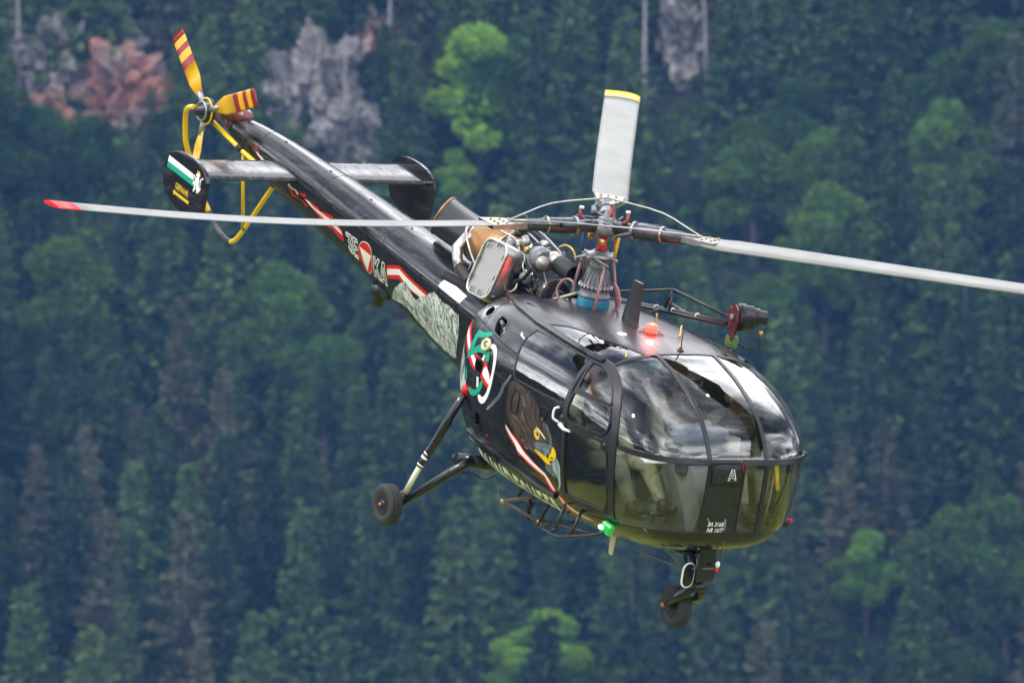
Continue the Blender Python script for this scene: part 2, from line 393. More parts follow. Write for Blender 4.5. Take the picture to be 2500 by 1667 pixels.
sc2 = t.nodes.new('ShaderNodeSeparateColor'); t.links.new(oi.outputs['Color'], sc2.inputs[0]); t.links.new(sc2.outputs[0], sm.inputs[1])
mr = t.nodes.new('ShaderNodeMapRange'); mr.inputs['From Min'].default_value = .92; mr.inputs['From Max'].default_value = 1.22; t.links.new(sm.outputs[0], mr.inputs['Value'])
mx = t.nodes.new('ShaderNodeMixRGB'); t.links.new(mr.outputs[0], mx.inputs[0]); t.links.new(grey.outputs[0], mx.inputs[1]); t.links.new(red.outputs[0], mx.inputs[2]); t.links.new(mx.outputs[0], b.inputs['Base Color']); b.inputs['Roughness'].default_value = .95
rock_xy = []
for k, (px, py, hw, hh, redness, lab) in enumerate(ROCKS):
    x, y = at(px, py + 40); zc = EYE + (833.5 - py) / 20400 * y
    V = []; nu_, nv_ = 130, 110
    for j in range(nv_ + 1):
        for i in range(nu_):
            a = 2 * math.pi * i / nu_; ph = math.pi * j / nv_
            d = Vector((math.sin(ph) * math.cos(a), math.sin(ph) * math.sin(a), math.cos(ph)))
            wv = Vector((d.x * hw, d.y * 3, d.z * hh)) + Vector((k * 9.3, 0, 0)); wr = wv + .5 * Vector((mnoise.noise(wv * .8), mnoise.noise(wv * .8 + Vector((5, 5, 5))), mnoise.noise(wv * .8 + Vector((9, 1, 2)))))
            q = .80 + .40 * mnoise.noise(d * 1.7 + Vector((k * 7., 0, 0))) + .30 * mnoise.cell(Vector((wr.x * .8, wr.y * .8, wr.z * .32))) + .16 * mnoise.cell(Vector((wr.x * 2.0, wr.y * 2., wr.z * .9 + 40))) + .05 * mnoise.cell(Vector((wr.x * 4.5, wr.y * 4.5, wr.z * 2.4 + 80)))
            V.append((d.x * hw * q, d.y * 3.2 * q, d.z * hh * (q * .7 + .3)))
    Q = [(j * nu_ + i, (j + 1) * nu_ + i, (j + 1) * nu_ + (i + 1) % nu_, j * nu_ + (i + 1) % nu_) for j in range(nv_) for i in range(nu_)]
    o = bpy.data.objects.new('rock_outcrop', np_mesh('rock_outcrop', V, Q, rk, False)); COL.objects.link(o)
    o.location = (x, y - .5, zc - 1); o['label'] = lab; o['category'] = 'rock'; o['group'] = 'rock outcrops on the hillside'
    o.color = (redness * .75 + .15, 0, 0, 1); rock_xy.append((px, py, hw, hh))

# forest: a jittered grid with the leafy trees where the photograph shows them
GREEN = [(110, 345, 4), (60, 120, 2), (260, 260, 1.5), (640, 80, 2.4), (1330, 220, 2), (1830, 440, 3.5), (1960, 300, 2.5), (2150, 240, 3), (2240, 500, 2.5), (2000, 560, 2.5), (1780, 760, 2), (900, 640, 2.2), (870, 870, 2.5), (1000, 900, 2), (300, 700, 1.2), (740, 1080, 2), (2050, 900, 2), (2400, 200, 2), (1340, 1540, 1.6), (2120, 1420, 2.2), (250, 620, 1.3), (640, 1000, 1.5), (1200, 1560, 1.6), (2440, 1480, 1.4)]
def green_w(px, py): return sum(s * math.exp(-((px - a) ** 2 + (py - b) ** 2) / (2 * 85. ** 2)) for a, b, s in GREEN)
BRIGHT = [(1165, 490, 1.05, 'big bright green leafy tree standing above the plain tail fin and exhaust'), (2115, 1560, .62, 'round bright green tree alone below right of the nose wheel'),
          (1345, 1800, .72, 'bright green tree at the bottom edge under the main wheel and step'), (1240, 1790, .55, 'small bright green tree at the bottom edge, left of its brighter neighbour'),
          (1110, 530, .42, 'small fresh green tree right beside the plain tail fin'), (110, 520, .66, 'rounded leafy tree below the stained rocks at the left edge'), (1835, 640, .75, 'leafy tree with lit yellow green top right of the rear rotor blade')]
for k, (px, py, s, lab) in enumerate(BRIGHT):
    x, y = at(px, py); plant('lime' if k < 5 else 'beech', x, y, s if k < 5 else s * 1.2, lab, 1.3)
for px, py, s in [(1850, 330, .95), (1725, 260, .8), (1572, 330, .85), (1255, 130, .9), (1480, 130, .8), (840, 420, .7), (945, 260, .75), (45, 250, .8), (1860, 60, .8), (1510, 700, .7)]:
    x, y = at(px, py); plant('dead', x, y, s)
cnt = 0
for j, y in enumerate(np.arange(655, 756, 5.6)):
    for i, x in enumerate(np.arange(-49, 50, 6.0)):
        xx = x + (j % 2) * 3.0 + random.uniform(-1.6, 1.6); yy = y + random.uniform(-1.7, 1.7)
        px = 1250 + xx / yy * 20400; py = 833.5 - (ground_z(xx, yy) + 7 - EYE) / yy * 20400
        s = random.uniform(.72, 1.22)
        hid = False
        for a, b_, hw, hh in rock_xy:
            if abs(px - a) < hw * 30 and -hh * 26 < (py - b_) < hh * 26 + 150: hid = True
        if hid:
            if random.random() < .68: continue
            s *= random.uniform(.4, .75)
        if any(abs(px - q[0]) < 60 + 60 * q[2] and -20 < py + 200 - q[1] < 280 * min(1, q[2] * 1.3) for q in BRIGHT): continue
        gw = green_w(px, py)
        k = 'beech' if random.random() < gw * .27 else ('brown' if random.random() < (.22 if px < 1300 or py > 1000 else .14) else 'spruce')
        plant(k, xx, yy, s); cnt += 1
print('trees', cnt)

# undergrowth hiding the forest floor between the trunks
r = np.random.default_rng(3); n = 26000
X = r.uniform(-55, 55, n); Y = r.uniform(645, 765, n)
Z = np.array([ground_z(a, c) for a, c in zip(X, Y)]) + r.uniform(0, 1.3, n) ** 1.5
P = np.stack([X, Y, Z], 1); D = r.normal(size=(n, 3)); D[:, 2] = abs(D[:, 2])
V, Q = leaf_quads(P, D, r.uniform(.5, 1.3, n), .8, r)
o = bpy.data.objects.new('undergrowth', np_mesh('undergrowth', V, Q, M_beech)); COL.objects.link(o); o['kind'] = 'stuff'; o['label'] = 'low green undergrowth covering the forest floor'; o['category'] = 'undergrowth'

# the far forest beyond the frame edges, one mass
r = np.random.default_rng(5); n = 60000
X = np.where(r.random(n) < .5, r.uniform(-300, -54, n), r.uniform(54, 300, n)); Y = r.uniform(645, 790, n)
Z = np.array([ground_z(a, c) for a, c in zip(X, Y)]) + r.uniform(0, 1, n) * (6 + 7 * np.sin(X * .9) * np.sin(Y * .9))
P = np.stack([X, Y, Z], 1); D = r.normal(size=(n, 3))
V, Q = leaf_quads(P, D, r.uniform(1.5, 3., n), .8, r)
o = bpy.data.objects.new('forest_mass', np_mesh('forest_mass', V, Q, M_spruce)); COL.objects.link(o); o['kind'] = 'stuff'; o['label'] = 'dense spruce forest continuing beside the view'; o['category'] = 'forest'

# haze: one closed box round camera and scene
hm = bpy.data.materials.new('haze air'); hm.use_nodes = True; t = hm.node_tree; t.nodes.clear()
o_ = t.nodes.new('ShaderNodeOutputMaterial'); pv = t.nodes.new('ShaderNodeVolumePrincipled'); pv.inputs['Color'].default_value = (.15, .36, .82, 1); pv.inputs['Density'].default_value = .000155; pv.inputs['Anisotropy'].default_value = .1
t.links.new(pv.outputs[0], o_.inputs['Volume'])
hb = MB().box((0, 380, 95), (900, 820, 192)).build('haze', hm); hb['kind'] = 'stuff'; hb['label'] = 'thin bluish summer haze filling the valley'; hb['category'] = 'haze'
# ------------------------------------------------------------------ helicopter: measured outlines, metres in the airframe (x forward, y port, z up)
BOOM_ST = [(-6.62, 0.1, 2.18, 2.3, 2.08, 2.0, 1.8), (-6.2, 0.14, 2.14, 2.31, 1.9, 2.0, 1.5), (-4.8, 0.225, 2.04, 2.24, 1.61, 2.0, 1.35), (-3.5, 0.285, 1.92, 2.13, 1.36, 2.0, 1.3), (-2.2, 0.355, 1.8, 2.03, 1.07, 2.0, 1.3), (-1.05, 0.43, 1.69, 1.96, 0.78, 2.1, 1.35), (-0.6, 0.45, 1.67, 1.94, 0.7, 2.1, 1.4)]
CAB_ST = [(-0.96, 0.58, 1.5, 1.98, 0.8, 2.8, 2.5), (-0.9, 0.7, 1.5, 2.05, 0.7, 2.8, 2.5), (-0.72, 0.82, 1.5, 2.13, 0.58, 2.8, 2.5), (-0.4, 0.92, 1.5, 2.18, 0.52, 2.8, 2.9), (0, 0.97, 1.5, 2.2, 0.485, 2.7, 3.0), (0.7, 1.0, 1.5, 2.215, 0.465, 2.7, 3.0), (1.2, 1.01, 1.5, 2.215, 0.46, 2.7, 2.9), (1.58, 1.005, 1.5, 2.18, 0.47, 2.7, 2.8), (1.85, 0.985, 1.5, 2.115, 0.5, 2.7, 2.8), (2.1, 0.95, 1.49, 2.02, 0.535, 2.7, 2.85), (2.3, 0.9, 1.48, 1.92, 0.59, 2.6, 3.0), (2.45, 0.83, 1.46, 1.81, 0.64, 2.55, 3.2), (2.56, 0.73, 1.43, 1.69, 0.69, 2.6, 3.3), (2.63, 0.61, 1.38, 1.59, 0.74, 2.6, 3.3), (2.67, 0.46, 1.3, 1.52, 0.8, 3, 3.3), (2.69, 0.24, 1.2, 1.44, 0.9, 3, 3), (2.695, 0.0, 1.2, 1.3, 1.1, 3, 3)]
TR = {
 'rail': [(-0.703,-0.453,2.089),(-0.229,-0.615,2.106),(0.252,-0.697,2.088),(0.779,-0.737,2.079),(1.323,-0.76,2.063)],
 'fdoor_arch': [(1.341,-0.77,2.056),(1.447,-0.746,2.061),(1.583,-0.752,2.042),(1.733,-0.782,1.993),(1.876,-0.837,1.912),(1.981,-0.892,1.813),(2.072,-0.938,1.667),(2.104,-0.949,1.505),(2.115,-0.945,1.338),(2.128,-0.926,1.141),(2.117,-0.893,0.995),(2.066,-0.819,0.823)],
 'fdoor_rear': [(1.333,-0.78,2.049),(1.335,-0.86,1.982),(1.352,-0.94,1.871),(1.353,-0.99,1.734),(1.357,-1.008,1.592),(1.377,-1.009,1.44),(1.399,-1.004,1.273),(1.408,-0.979,1.075),(1.393,-0.938,0.926),(1.375,-0.888,0.817)],
 'fdoor_bot': [(1.375,-0.888,0.817),(1.606,-0.884,0.83),(1.833,-0.859,0.832),(2.066,-0.819,0.823)],
 'fwin_top': [(1.366,-0.798,2.034),(1.48,-0.778,2.037),(1.64,-0.797,2.003),(1.771,-0.839,1.939),(1.869,-0.882,1.867),(1.93,-0.912,1.803),(1.692,-0.949,1.809),(1.435,-0.964,1.812),(1.416,-0.913,1.911),(1.384,-0.857,1.981)],
 'fwin_slide': [(1.411,-0.976,1.78),(1.692,-0.961,1.781),(1.937,-0.924,1.779),(2.007,-0.948,1.677),(2.003,-0.963,1.591),(1.945,-0.974,1.534),(1.697,-0.999,1.524),(1.399,-1.008,1.518),(1.388,-1.003,1.644)],
 'fwin_low': [(1.413,-1.008,1.45),(1.687,-1,1.471),(1.947,-0.974,1.482),(1.995,-0.967,1.417),(2.044,-0.959,1.403),(2.069,-0.95,1.267),(2.081,-0.932,1.127),(2.08,-0.896,0.984),(1.987,-0.853,0.856),(1.712,-0.888,0.854),(1.416,-0.902,0.846),(1.436,-0.963,1.011),(1.436,-0.997,1.198),(1.421,-1.006,1.337)],
 'rwin': [(0.338,-0.76,2.052),(0.763,-0.777,2.052),(1.194,-0.791,2.046),(1.32,-0.78,2.05),(1.326,-0.86,1.982),(1.332,-0.935,1.882),(1.334,-0.985,1.757),(1.309,-1.005,1.641),(1.114,-1.006,1.633),(0.75,-0.998,1.631),(0.425,-0.988,1.626),(0.381,-0.966,1.755),(0.327,-0.905,1.898),(0.314,-0.833,1.989)],
 'band': [(2.109,-0.948,1.507),(2.271,-0.909,1.504),(2.487,-0.8,1.51),(2.627,-0.56,1.501),(2.67,-0.3,1.497)],
 'roofedge': [(1.566,-0.721,2.062),(1.559,-0.58,2.121),(1.567,-0.458,2.15),(1.582,-0.314,2.169),(1.601,-0.019,2.177)],
 'roofside': [(0.241,-0.663,2.105),(0.355,-0.646,2.117),(0.534,-0.598,2.141),(0.776,-0.558,2.157),(1.047,-0.521,2.168),(1.337,-0.481,2.172),(1.568,-0.346,2.167)],
 'floor': [(2.049,-0.803,0.796),(2.236,-0.759,0.798),(2.428,-0.703,0.822),(2.582,-0.575,0.846),(2.671,-0.322,0.858)],
 'smoke': [(0.343,-0.667,2.107),(0.555,-0.582,2.147),(0.841,-0.54,2.162),(1.204,-0.502,2.173),(1.459,-0.439,2.168),(1.608,-0.369,2.159),(1.585,-0.554,2.125),(1.568,-0.708,2.068),(1.392,-0.718,2.083),(1.173,-0.73,2.085),(0.772,-0.706,2.096)],
 'lowrail': [(-0.385,-0.848,0.919),(-0.006,-0.896,0.896),(0.322,-0.9,0.859),(0.636,-0.898,0.83),(0.933,-0.886,0.797),(1.218,-0.871,0.777)],
 'lowrail2': [(-0.414,-0.806,0.845),(-0.042,-0.863,0.831),(0.291,-0.872,0.806),(0.605,-0.871,0.783)],
 'rdoor_rear': [(0.403,-0.989,1.604),(0.389,-0.99,1.459),(0.409,-0.987,1.276),(0.436,-0.966,1.063),(0.41,-0.907,0.867)],
 'panel_line': [(-0.766,-1.025,2.065),(-0.815,-0.78,1.924),(-0.402,-0.843,1.893),(-0.1,-0.9,1.859),(0.35,-0.943,1.822)],
 'panel_line2': [(-0.402,-0.843,1.893),(-0.445,-0.76,1.987),(-0.481,-0.607,2.083)],
 'panel_line3': [(0.425,-0.988,1.626),(0.362,-0.953,1.797),(0.331,-0.872,1.947),(0.316,-0.756,2.054)],
 'oval_vent': [(-0.565,-0.666,2.03),(-0.471,-0.707,2.026),(-0.435,-0.753,1.996),(-0.455,-0.779,1.964),(-0.502,-0.788,1.938),(-0.567,-0.759,1.947),(-0.616,-0.708,1.98),(-0.6,-0.678,2.01)],
 'sq_vent': [(-0.279,-0.754,2.019),(-0.132,-0.776,2.014),(-0.092,-0.803,1.992),(-0.053,-0.859,1.931),(-0.039,-0.901,1.866),(-0.194,-0.877,1.885),(-0.249,-0.839,1.936),(-0.291,-0.786,1.989)],
 'mid_vent': [(-0.318,-0.932,1.611),(-0.161,-0.953,1.615),(-0.161,-0.954,1.583),(-0.18,-0.953,1.473),(-0.319,-0.934,1.5),(-0.329,-0.932,1.549)],
 'low_vent': [(-0.191,-0.938,1.156),(-0.098,-0.949,1.155),(-0.085,-0.928,1.024),(-0.223,-0.909,1.017),(-0.218,-0.926,1.097)],
 'ring_vent': [(-0.179,-0.926,1.773)],
 'one_out': [(-0.814,-0.733,1.944),(-0.817,-0.733,1.861),(-0.649,-0.821,1.774),(-0.52,-0.88,1.706),(-0.493,-0.895,1.64),(-0.351,-0.924,1.643),(-0.177,-0.95,1.625),(-0.096,-0.959,1.63),(-0.074,-0.963,1.581),(0.009,-0.97,1.531),(0.013,-0.971,1.496),(-0.013,-0.969,1.408),(-0.093,-0.962,1.43),(-0.145,-0.957,1.459),(-0.315,-0.934,1.485),(-0.425,-0.915,1.512),(-0.54,-0.886,1.569),(-0.655,-0.844,1.625),(-0.825,-0.765,1.726),(-0.821,-0.796,1.726),(-0.797,-0.871,1.82),(-0.806,-0.783,1.885)],
 'one_in': [(-0.815,-0.763,1.872),(-0.826,-0.741,1.785),(-0.642,-0.835,1.731),(-0.498,-0.894,1.646),(-0.32,-0.933,1.586),(-0.314,-0.935,1.529),(-0.351,-0.928,1.526),(-0.447,-0.91,1.58),(-0.585,-0.868,1.637),(-0.744,-0.797,1.704),(-0.823,-0.771,1.792),(-0.816,-0.816,1.75),(-0.814,-0.839,1.779)],
 'one_in2': [(-0.135,-0.958,1.571),(-0.086,-0.962,1.592),(0.006,-0.97,1.494),(-0.003,-0.97,1.448),(-0.065,-0.965,1.467),(-0.154,-0.956,1.508)],
 'five_a': [(-0.462,-0.859,1.836),(-0.346,-0.879,1.842),(-0.218,-0.879,1.877),(-0.168,-0.889,1.869),(-0.225,-0.9,1.831),(-0.314,-0.9,1.801),(-0.412,-0.891,1.776),(-0.43,-0.907,1.672),(-0.335,-0.916,1.728),(-0.235,-0.923,1.759),(-0.12,-0.939,1.743),(-0.084,-0.952,1.695),(-0.076,-0.96,1.639),(-0.138,-0.954,1.632),(-0.154,-0.95,1.661),(-0.203,-0.941,1.684),(-0.293,-0.931,1.672),(-0.414,-0.915,1.615),(-0.562,-0.88,1.537)],
 'five_b': [(-0.411,-0.916,1.325),(-0.274,-0.939,1.321),(-0.206,-0.949,1.362),(-0.164,-0.955,1.443),(-0.117,-0.96,1.452),(-0.111,-0.961,1.41),(-0.153,-0.955,1.333),(-0.275,-0.936,1.262),(-0.372,-0.92,1.264)],
 'five_c': [(-0.56,-0.88,1.486),(-0.504,-0.896,1.447),(-0.465,-0.905,1.369),(-0.499,-0.897,1.375),(-0.551,-0.883,1.433)],
 'zero_out': [(-0.081,-0.924,1.807),(-0.02,-0.933,1.793),(0.032,-0.951,1.742),(0.067,-0.969,1.65),(0.06,-0.974,1.516),(0.038,-0.972,1.394),(-0.011,-0.966,1.292),(-0.079,-0.958,1.244),(-0.148,-0.952,1.254),(-0.187,-0.95,1.301),(-0.141,-0.956,1.321),(-0.094,-0.96,1.302),(-0.028,-0.967,1.353),(0.012,-0.971,1.474),(0.024,-0.97,1.594),(-0.002,-0.957,1.703),(-0.049,-0.942,1.756),(-0.092,-0.938,1.758),(-0.13,-0.935,1.755),(-0.128,-0.926,1.789)],
 'zero_in': [(-0.257,-0.943,1.453),(-0.212,-0.949,1.462),(-0.194,-0.951,1.38),(-0.232,-0.946,1.361)],
 'zero_in2': [(-0.189,-0.944,1.677),(-0.165,-0.948,1.665),(-0.167,-0.952,1.621),(-0.214,-0.946,1.622)],
 'stripe1': [(0.39,-0.982,1.199),(0.484,-0.981,1.16),(0.618,-0.981,1.119),(0.698,-0.977,1.077),(0.72,-0.974,1.061),(0.832,-0.969,1.021),(0.98,-0.96,0.977),(1.109,-0.95,0.942),(1.168,-0.941,0.916),(1.226,-0.917,0.861),(1.249,-0.895,0.818),(1.146,-0.879,0.788),(1.096,-0.921,0.866),(1.082,-0.935,0.898),(0.927,-0.944,0.925),(0.78,-0.951,0.955),(0.699,-0.956,0.983),(0.641,-0.953,0.977),(0.59,-0.966,1.038),(0.474,-0.973,1.099),(0.394,-0.978,1.156)],
 'stripe1w': [(0.394,-0.982,1.196),(0.5,-0.98,1.143),(0.619,-0.978,1.097),(0.677,-0.975,1.07),(0.747,-0.97,1.033),(0.912,-0.962,0.986),(1.096,-0.951,0.946),(1.163,-0.935,0.9),(1.227,-0.899,0.825),(1.191,-0.89,0.807),(1.127,-0.925,0.875),(1.089,-0.942,0.918),(0.905,-0.951,0.948),(0.715,-0.959,0.991),(0.617,-0.963,1.017),(0.576,-0.971,1.063),(0.488,-0.975,1.11),(0.404,-0.978,1.159)],
 'stripe2': [(1.252,-0.879,0.793),(1.337,-0.871,0.785),(1.377,-0.839,0.743),(1.52,-0.796,0.704),(1.778,-0.756,0.694),(1.592,-0.746,0.66),(1.352,-0.758,0.654),(1.26,-0.808,0.697),(1.242,-0.849,0.746)],
 'stripe2w': [(1.268,-0.876,0.789),(1.335,-0.836,0.736),(1.493,-0.79,0.696),(1.723,-0.757,0.686),(1.587,-0.757,0.669),(1.386,-0.783,0.68),(1.284,-0.827,0.721),(1.255,-0.855,0.756)],
 'eagle': [(0.393,-0.988,1.606),(0.492,-0.991,1.608),(0.695,-0.998,1.601),(0.8,-1.003,1.547),(0.912,-1.006,1.507),(0.961,-1.007,1.441),(1.05,-1.009,1.423),(1.134,-1.009,1.368),(1.205,-1.007,1.302),(1.231,-1.003,1.237),(1.189,-0.995,1.146),(1.138,-0.988,1.102),(1.056,-0.984,1.079),(0.946,-0.983,1.083),(0.762,-0.979,1.081),(0.676,-0.98,1.099),(0.587,-0.983,1.146),(0.508,-0.986,1.196),(0.41,-0.986,1.248),(0.37,-0.988,1.324),(0.364,-0.989,1.424),(0.366,-0.989,1.533)],
 'eagle_cheek': [(0.989,-1,1.211),(1.072,-1.001,1.213),(1.152,-1.003,1.229),(1.218,-1.003,1.237),(1.21,-1.001,1.202),(1.164,-0.991,1.117),(1.056,-0.989,1.107),(0.972,-0.989,1.119),(0.901,-0.99,1.135),(0.938,-0.996,1.182)],
 'eagle_crown': [(1.068,-1.009,1.407),(1.116,-1.009,1.384),(1.168,-1.008,1.342),(1.208,-1.007,1.288),(1.23,-1.004,1.241),(1.188,-1.001,1.211),(1.176,-1.006,1.279),(1.138,-1.008,1.326),(1.094,-1.008,1.364)],
 'cere': [(1.225,-1.003,1.232),(1.274,-1.001,1.214),(1.309,-0.996,1.166),(1.277,-0.989,1.114),(1.225,-0.987,1.095),(1.178,-0.987,1.092),(1.183,-0.993,1.137),(1.22,-0.998,1.176)],
 'gape': [(0.944,-0.99,1.124),(1.028,-0.989,1.114),(1.138,-0.989,1.109),(1.192,-0.987,1.093),(1.218,-0.979,1.053),(1.137,-0.978,1.044),(1.07,-0.982,1.068),(0.987,-0.985,1.091),(0.934,-0.987,1.108)],
 'beak': [(1.308,-0.994,1.155),(1.349,-0.989,1.12),(1.381,-0.978,1.065),(1.388,-0.962,1.002),(1.366,-0.941,0.931),(1.311,-0.912,0.857),(1.274,-0.905,0.84),(1.326,-0.932,0.904),(1.323,-0.953,0.961),(1.278,-0.965,0.999),(1.23,-0.975,1.035),(1.218,-0.979,1.053),(1.232,-0.986,1.093),(1.277,-0.988,1.11)],
 'lowbeak': [(1.123,-0.977,1.04),(1.217,-0.976,1.039),(1.265,-0.964,0.995),(1.295,-0.951,0.953),(1.221,-0.957,0.967),(1.156,-0.961,0.978),(1.119,-0.966,0.996)],
 'eye_out': [(0.913,-1.004,1.308),(0.956,-1.004,1.306),(0.992,-1.004,1.284),(1.008,-1.002,1.245),(0.988,-1,1.218),(0.947,-0.999,1.213),(0.909,-1,1.231),(0.893,-1.001,1.27)],
 'eye_in': [(0.94,-1.003,1.283),(0.969,-1.004,1.281),(0.987,-1.003,1.261),(0.972,-1.002,1.244),(0.946,-1.002,1.256)],
 'brow': [(0.923,-1.004,1.325),(0.996,-1.006,1.314),(1.072,-1.006,1.285),(1.116,-1.005,1.258),(1.084,-1.004,1.26),(1.017,-1.005,1.284),(0.942,-1.004,1.306)],
 'nostril': [(1.224,-0.992,1.131),(1.25,-0.992,1.133),(1.257,-0.991,1.122),(1.231,-0.989,1.111),(1.214,-0.99,1.116)],
 'txt': [(-0.249,-0.812,0.794),(0.206,-0.838,0.759),(0.598,-0.823,0.716),(0.91,-0.831,0.716),(1.156,-0.822,0.709)],
 'whitemark': [(-0.791,-0.816,2.024),(-0.801,-0.763,2.004),(-0.807,-0.796,1.949),(-0.797,-0.847,1.971)],
 'arrow': [(0.179,-0.827,1.987),(0.213,-0.827,1.989),(0.237,-0.843,1.974),(0.319,-0.861,1.959),(0.302,-0.866,1.952),(0.203,-0.85,1.965)],
 'step_marks': [(0.302,-0.938,0.966),(0.319,-0.94,0.971),(0.313,-0.931,0.943),(0.29,-0.929,0.939)],
 'swoosh': [(0.372,-0.985,1.64),(0.338,-0.987,1.58),(0.244,-0.984,1.415),(0.126,-0.975,1.302),(0.035,-0.966,1.227),(0.006,-0.963,1.218),(0.108,-0.975,1.311),(0.214,-0.982,1.414),(0.312,-0.986,1.573),(0.356,-0.984,1.643)],
 'box1': [(0.472,-0.993,1.545),(0.576,-0.996,1.534),(0.576,-0.995,1.342),(0.47,-0.992,1.334),(0.451,-0.992,1.434)],
 'box2': [(0.964,-1.007,1.523),(1.065,-1.009,1.521),(1.065,-1.009,1.464),(1.008,-1.007,1.375),(0.966,-1.007,1.421)],
 'b_txt_3E': [(-3.996,-0.221,1.817),(-3.748,-0.235,1.801),(-3.843,-0.13,1.592),(-4.017,-0.133,1.631)],
 'b_txt_KA': [(-3.42,-0.24,1.738),(-3.139,-0.261,1.727),(-3.244,-0.146,1.495),(-3.527,-0.126,1.522)],
 'roundel': [(-3.601,-0.258,1.835),(-3.521,-0.267,1.843),(-3.459,-0.265,1.821),(-3.442,-0.248,1.766),(-3.482,-0.199,1.653),(-3.553,-0.143,1.558),(-3.64,-0.101,1.505),(-3.73,-0.088,1.502),(-3.766,-0.12,1.561),(-3.804,-0.154,1.628),(-3.792,-0.186,1.691),(-3.742,-0.218,1.755),(-3.68,-0.241,1.802)],
 'triangle': [(-3.72,-0.221,1.759),(-3.459,-0.233,1.729),(-3.699,-0.1,1.515)],
 'bstripe': [(-3.129,-0.262,1.728),(-2.83,-0.309,1.801),(-2.684,-0.311,1.763),(-2.5,-0.316,1.728),(-2.249,-0.328,1.694),(-2.284,-0.313,1.655),(-2.444,-0.279,1.599),(-2.54,-0.271,1.603),(-2.674,-0.262,1.614),(-2.695,-0.277,1.659),(-2.837,-0.259,1.646),(-2.903,-0.256,1.654),(-3.199,-0.197,1.585)],
 'bstripew': [(-3.134,-0.248,1.69),(-2.847,-0.298,1.764),(-2.694,-0.298,1.723),(-2.509,-0.305,1.692),(-2.287,-0.315,1.66),(-2.44,-0.283,1.609),(-2.611,-0.271,1.622),(-2.771,-0.272,1.664),(-2.87,-0.277,1.704),(-3.165,-0.219,1.627)],
 'mount': [(-2.738,-0.278,1.674),(-2.695,-0.277,1.659),(-2.646,-0.255,1.587),(-2.558,-0.246,1.543),(-2.415,-0.291,1.624),(-2.266,-0.318,1.664),(-2.198,-0.338,1.712),(-2.089,-0.356,1.752),(-2.005,-0.358,1.726),(-1.893,-0.362,1.698),(-1.757,-0.378,1.709),(-1.663,-0.379,1.676),(-1.577,-0.387,1.674),(-1.585,-0.36,1.571),(-1.644,-0.314,1.454),(-1.859,-0.159,1.185),(-1.94,-0.137,1.171),(-2.158,-0.105,1.178),(-2.398,-0.096,1.223),(-2.554,-0.111,1.282),(-2.723,-0.117,1.329),(-2.835,-0.139,1.392),(-3.001,-0.121,1.398),(-3.147,-0.091,1.385),(-3.27,-0.066,1.377),(-3.145,-0.139,1.462),(-3.052,-0.186,1.529),(-2.864,-0.25,1.631)],
 'mount2': [(-0.803,-0.862,1.776),(-0.822,-0.801,1.718),(-0.821,-0.778,1.677),(-0.7,-0.829,1.543),(-0.583,-0.873,1.436),(-0.803,-0.804,1.374),(-0.859,-0.799,1.499),(-0.799,-0.857,1.682)],
 'mount2b': [(-0.773,-1.003,1.961),(-0.791,-0.903,1.902),(-0.806,-0.86,1.789),(-0.818,-0.793,1.72),(-0.762,-0.799,1.603),(-0.654,-0.847,1.523),(-0.505,-0.895,1.358),(-0.456,-0.903,1.262),(-0.585,-0.854,1.182),(-0.68,-0.821,1.221),(-0.814,-0.784,1.368),(-0.81,-0.829,1.516),(-0.802,-0.891,1.701)],
 'rag1': [(-4.879,-0.186,1.913),(-4.777,-0.195,1.915),(-4.667,-0.201,1.907),(-4.569,-0.209,1.908),(-4.553,-0.199,1.876),(-4.435,-0.214,1.895),(-4.253,-0.23,1.902),(-4.27,-0.212,1.852),(-4.165,-0.215,1.837),(-4.092,-0.212,1.814),(-4.087,-0.193,1.767),(-4.096,-0.164,1.704),(-4.185,-0.152,1.699),(-4.279,-0.158,1.729),(-4.315,-0.171,1.762),(-4.421,-0.157,1.752),(-4.542,-0.162,1.788),(-4.652,-0.167,1.82),(-4.699,-0.171,1.838),(-4.772,-0.174,1.862)],
 'rag1w': [(-4.878,-0.185,1.911),(-4.779,-0.192,1.909),(-4.678,-0.19,1.88),(-4.569,-0.196,1.872),(-4.448,-0.201,1.861),(-4.283,-0.212,1.855),(-4.199,-0.207,1.822),(-4.114,-0.203,1.796),(-4.09,-0.19,1.76),(-4.182,-0.187,1.772),(-4.295,-0.188,1.797),(-4.48,-0.183,1.822),(-4.637,-0.181,1.848),(-4.715,-0.179,1.861),(-4.817,-0.181,1.887)],
 'rag2': [(-5.207,-0.182,1.976),(-5.159,-0.177,1.951),(-5.046,-0.185,1.95),(-5.002,-0.177,1.918),(-5.051,-0.168,1.906),(-5.093,-0.177,1.938),(-5.154,-0.169,1.928),(-5.245,-0.169,1.947)],
 'rag3': [(-5.002,-0.19,1.955),(-4.905,-0.197,1.953),(-4.843,-0.208,1.971),(-4.826,-0.198,1.936),(-4.915,-0.186,1.922),(-4.968,-0.186,1.933)],
 'rag4': [(-5.248,-0.166,1.94),(-5.151,-0.159,1.904),(-5.023,-0.158,1.876),(-4.905,-0.171,1.882),(-4.874,-0.164,1.86),(-4.812,-0.168,1.855),(-4.907,-0.148,1.83),(-4.929,-0.161,1.864),(-5.044,-0.151,1.865),(-5.19,-0.138,1.864)],
 'rag5': [(-6.142,-0.142,2.114),(-5.914,-0.159,2.148),(-5.823,-0.164,2.091),(-5.68,-0.166,2.048),(-5.795,-0.153,2.034),(-5.917,-0.155,2.083),(-6.011,-0.154,2.123)],
 'rag5w': [(-5.935,-0.159,2.11),(-5.805,-0.165,2.087),(-5.68,-0.165,2.044),(-5.775,-0.156,2.039),(-5.88,-0.157,2.076)],
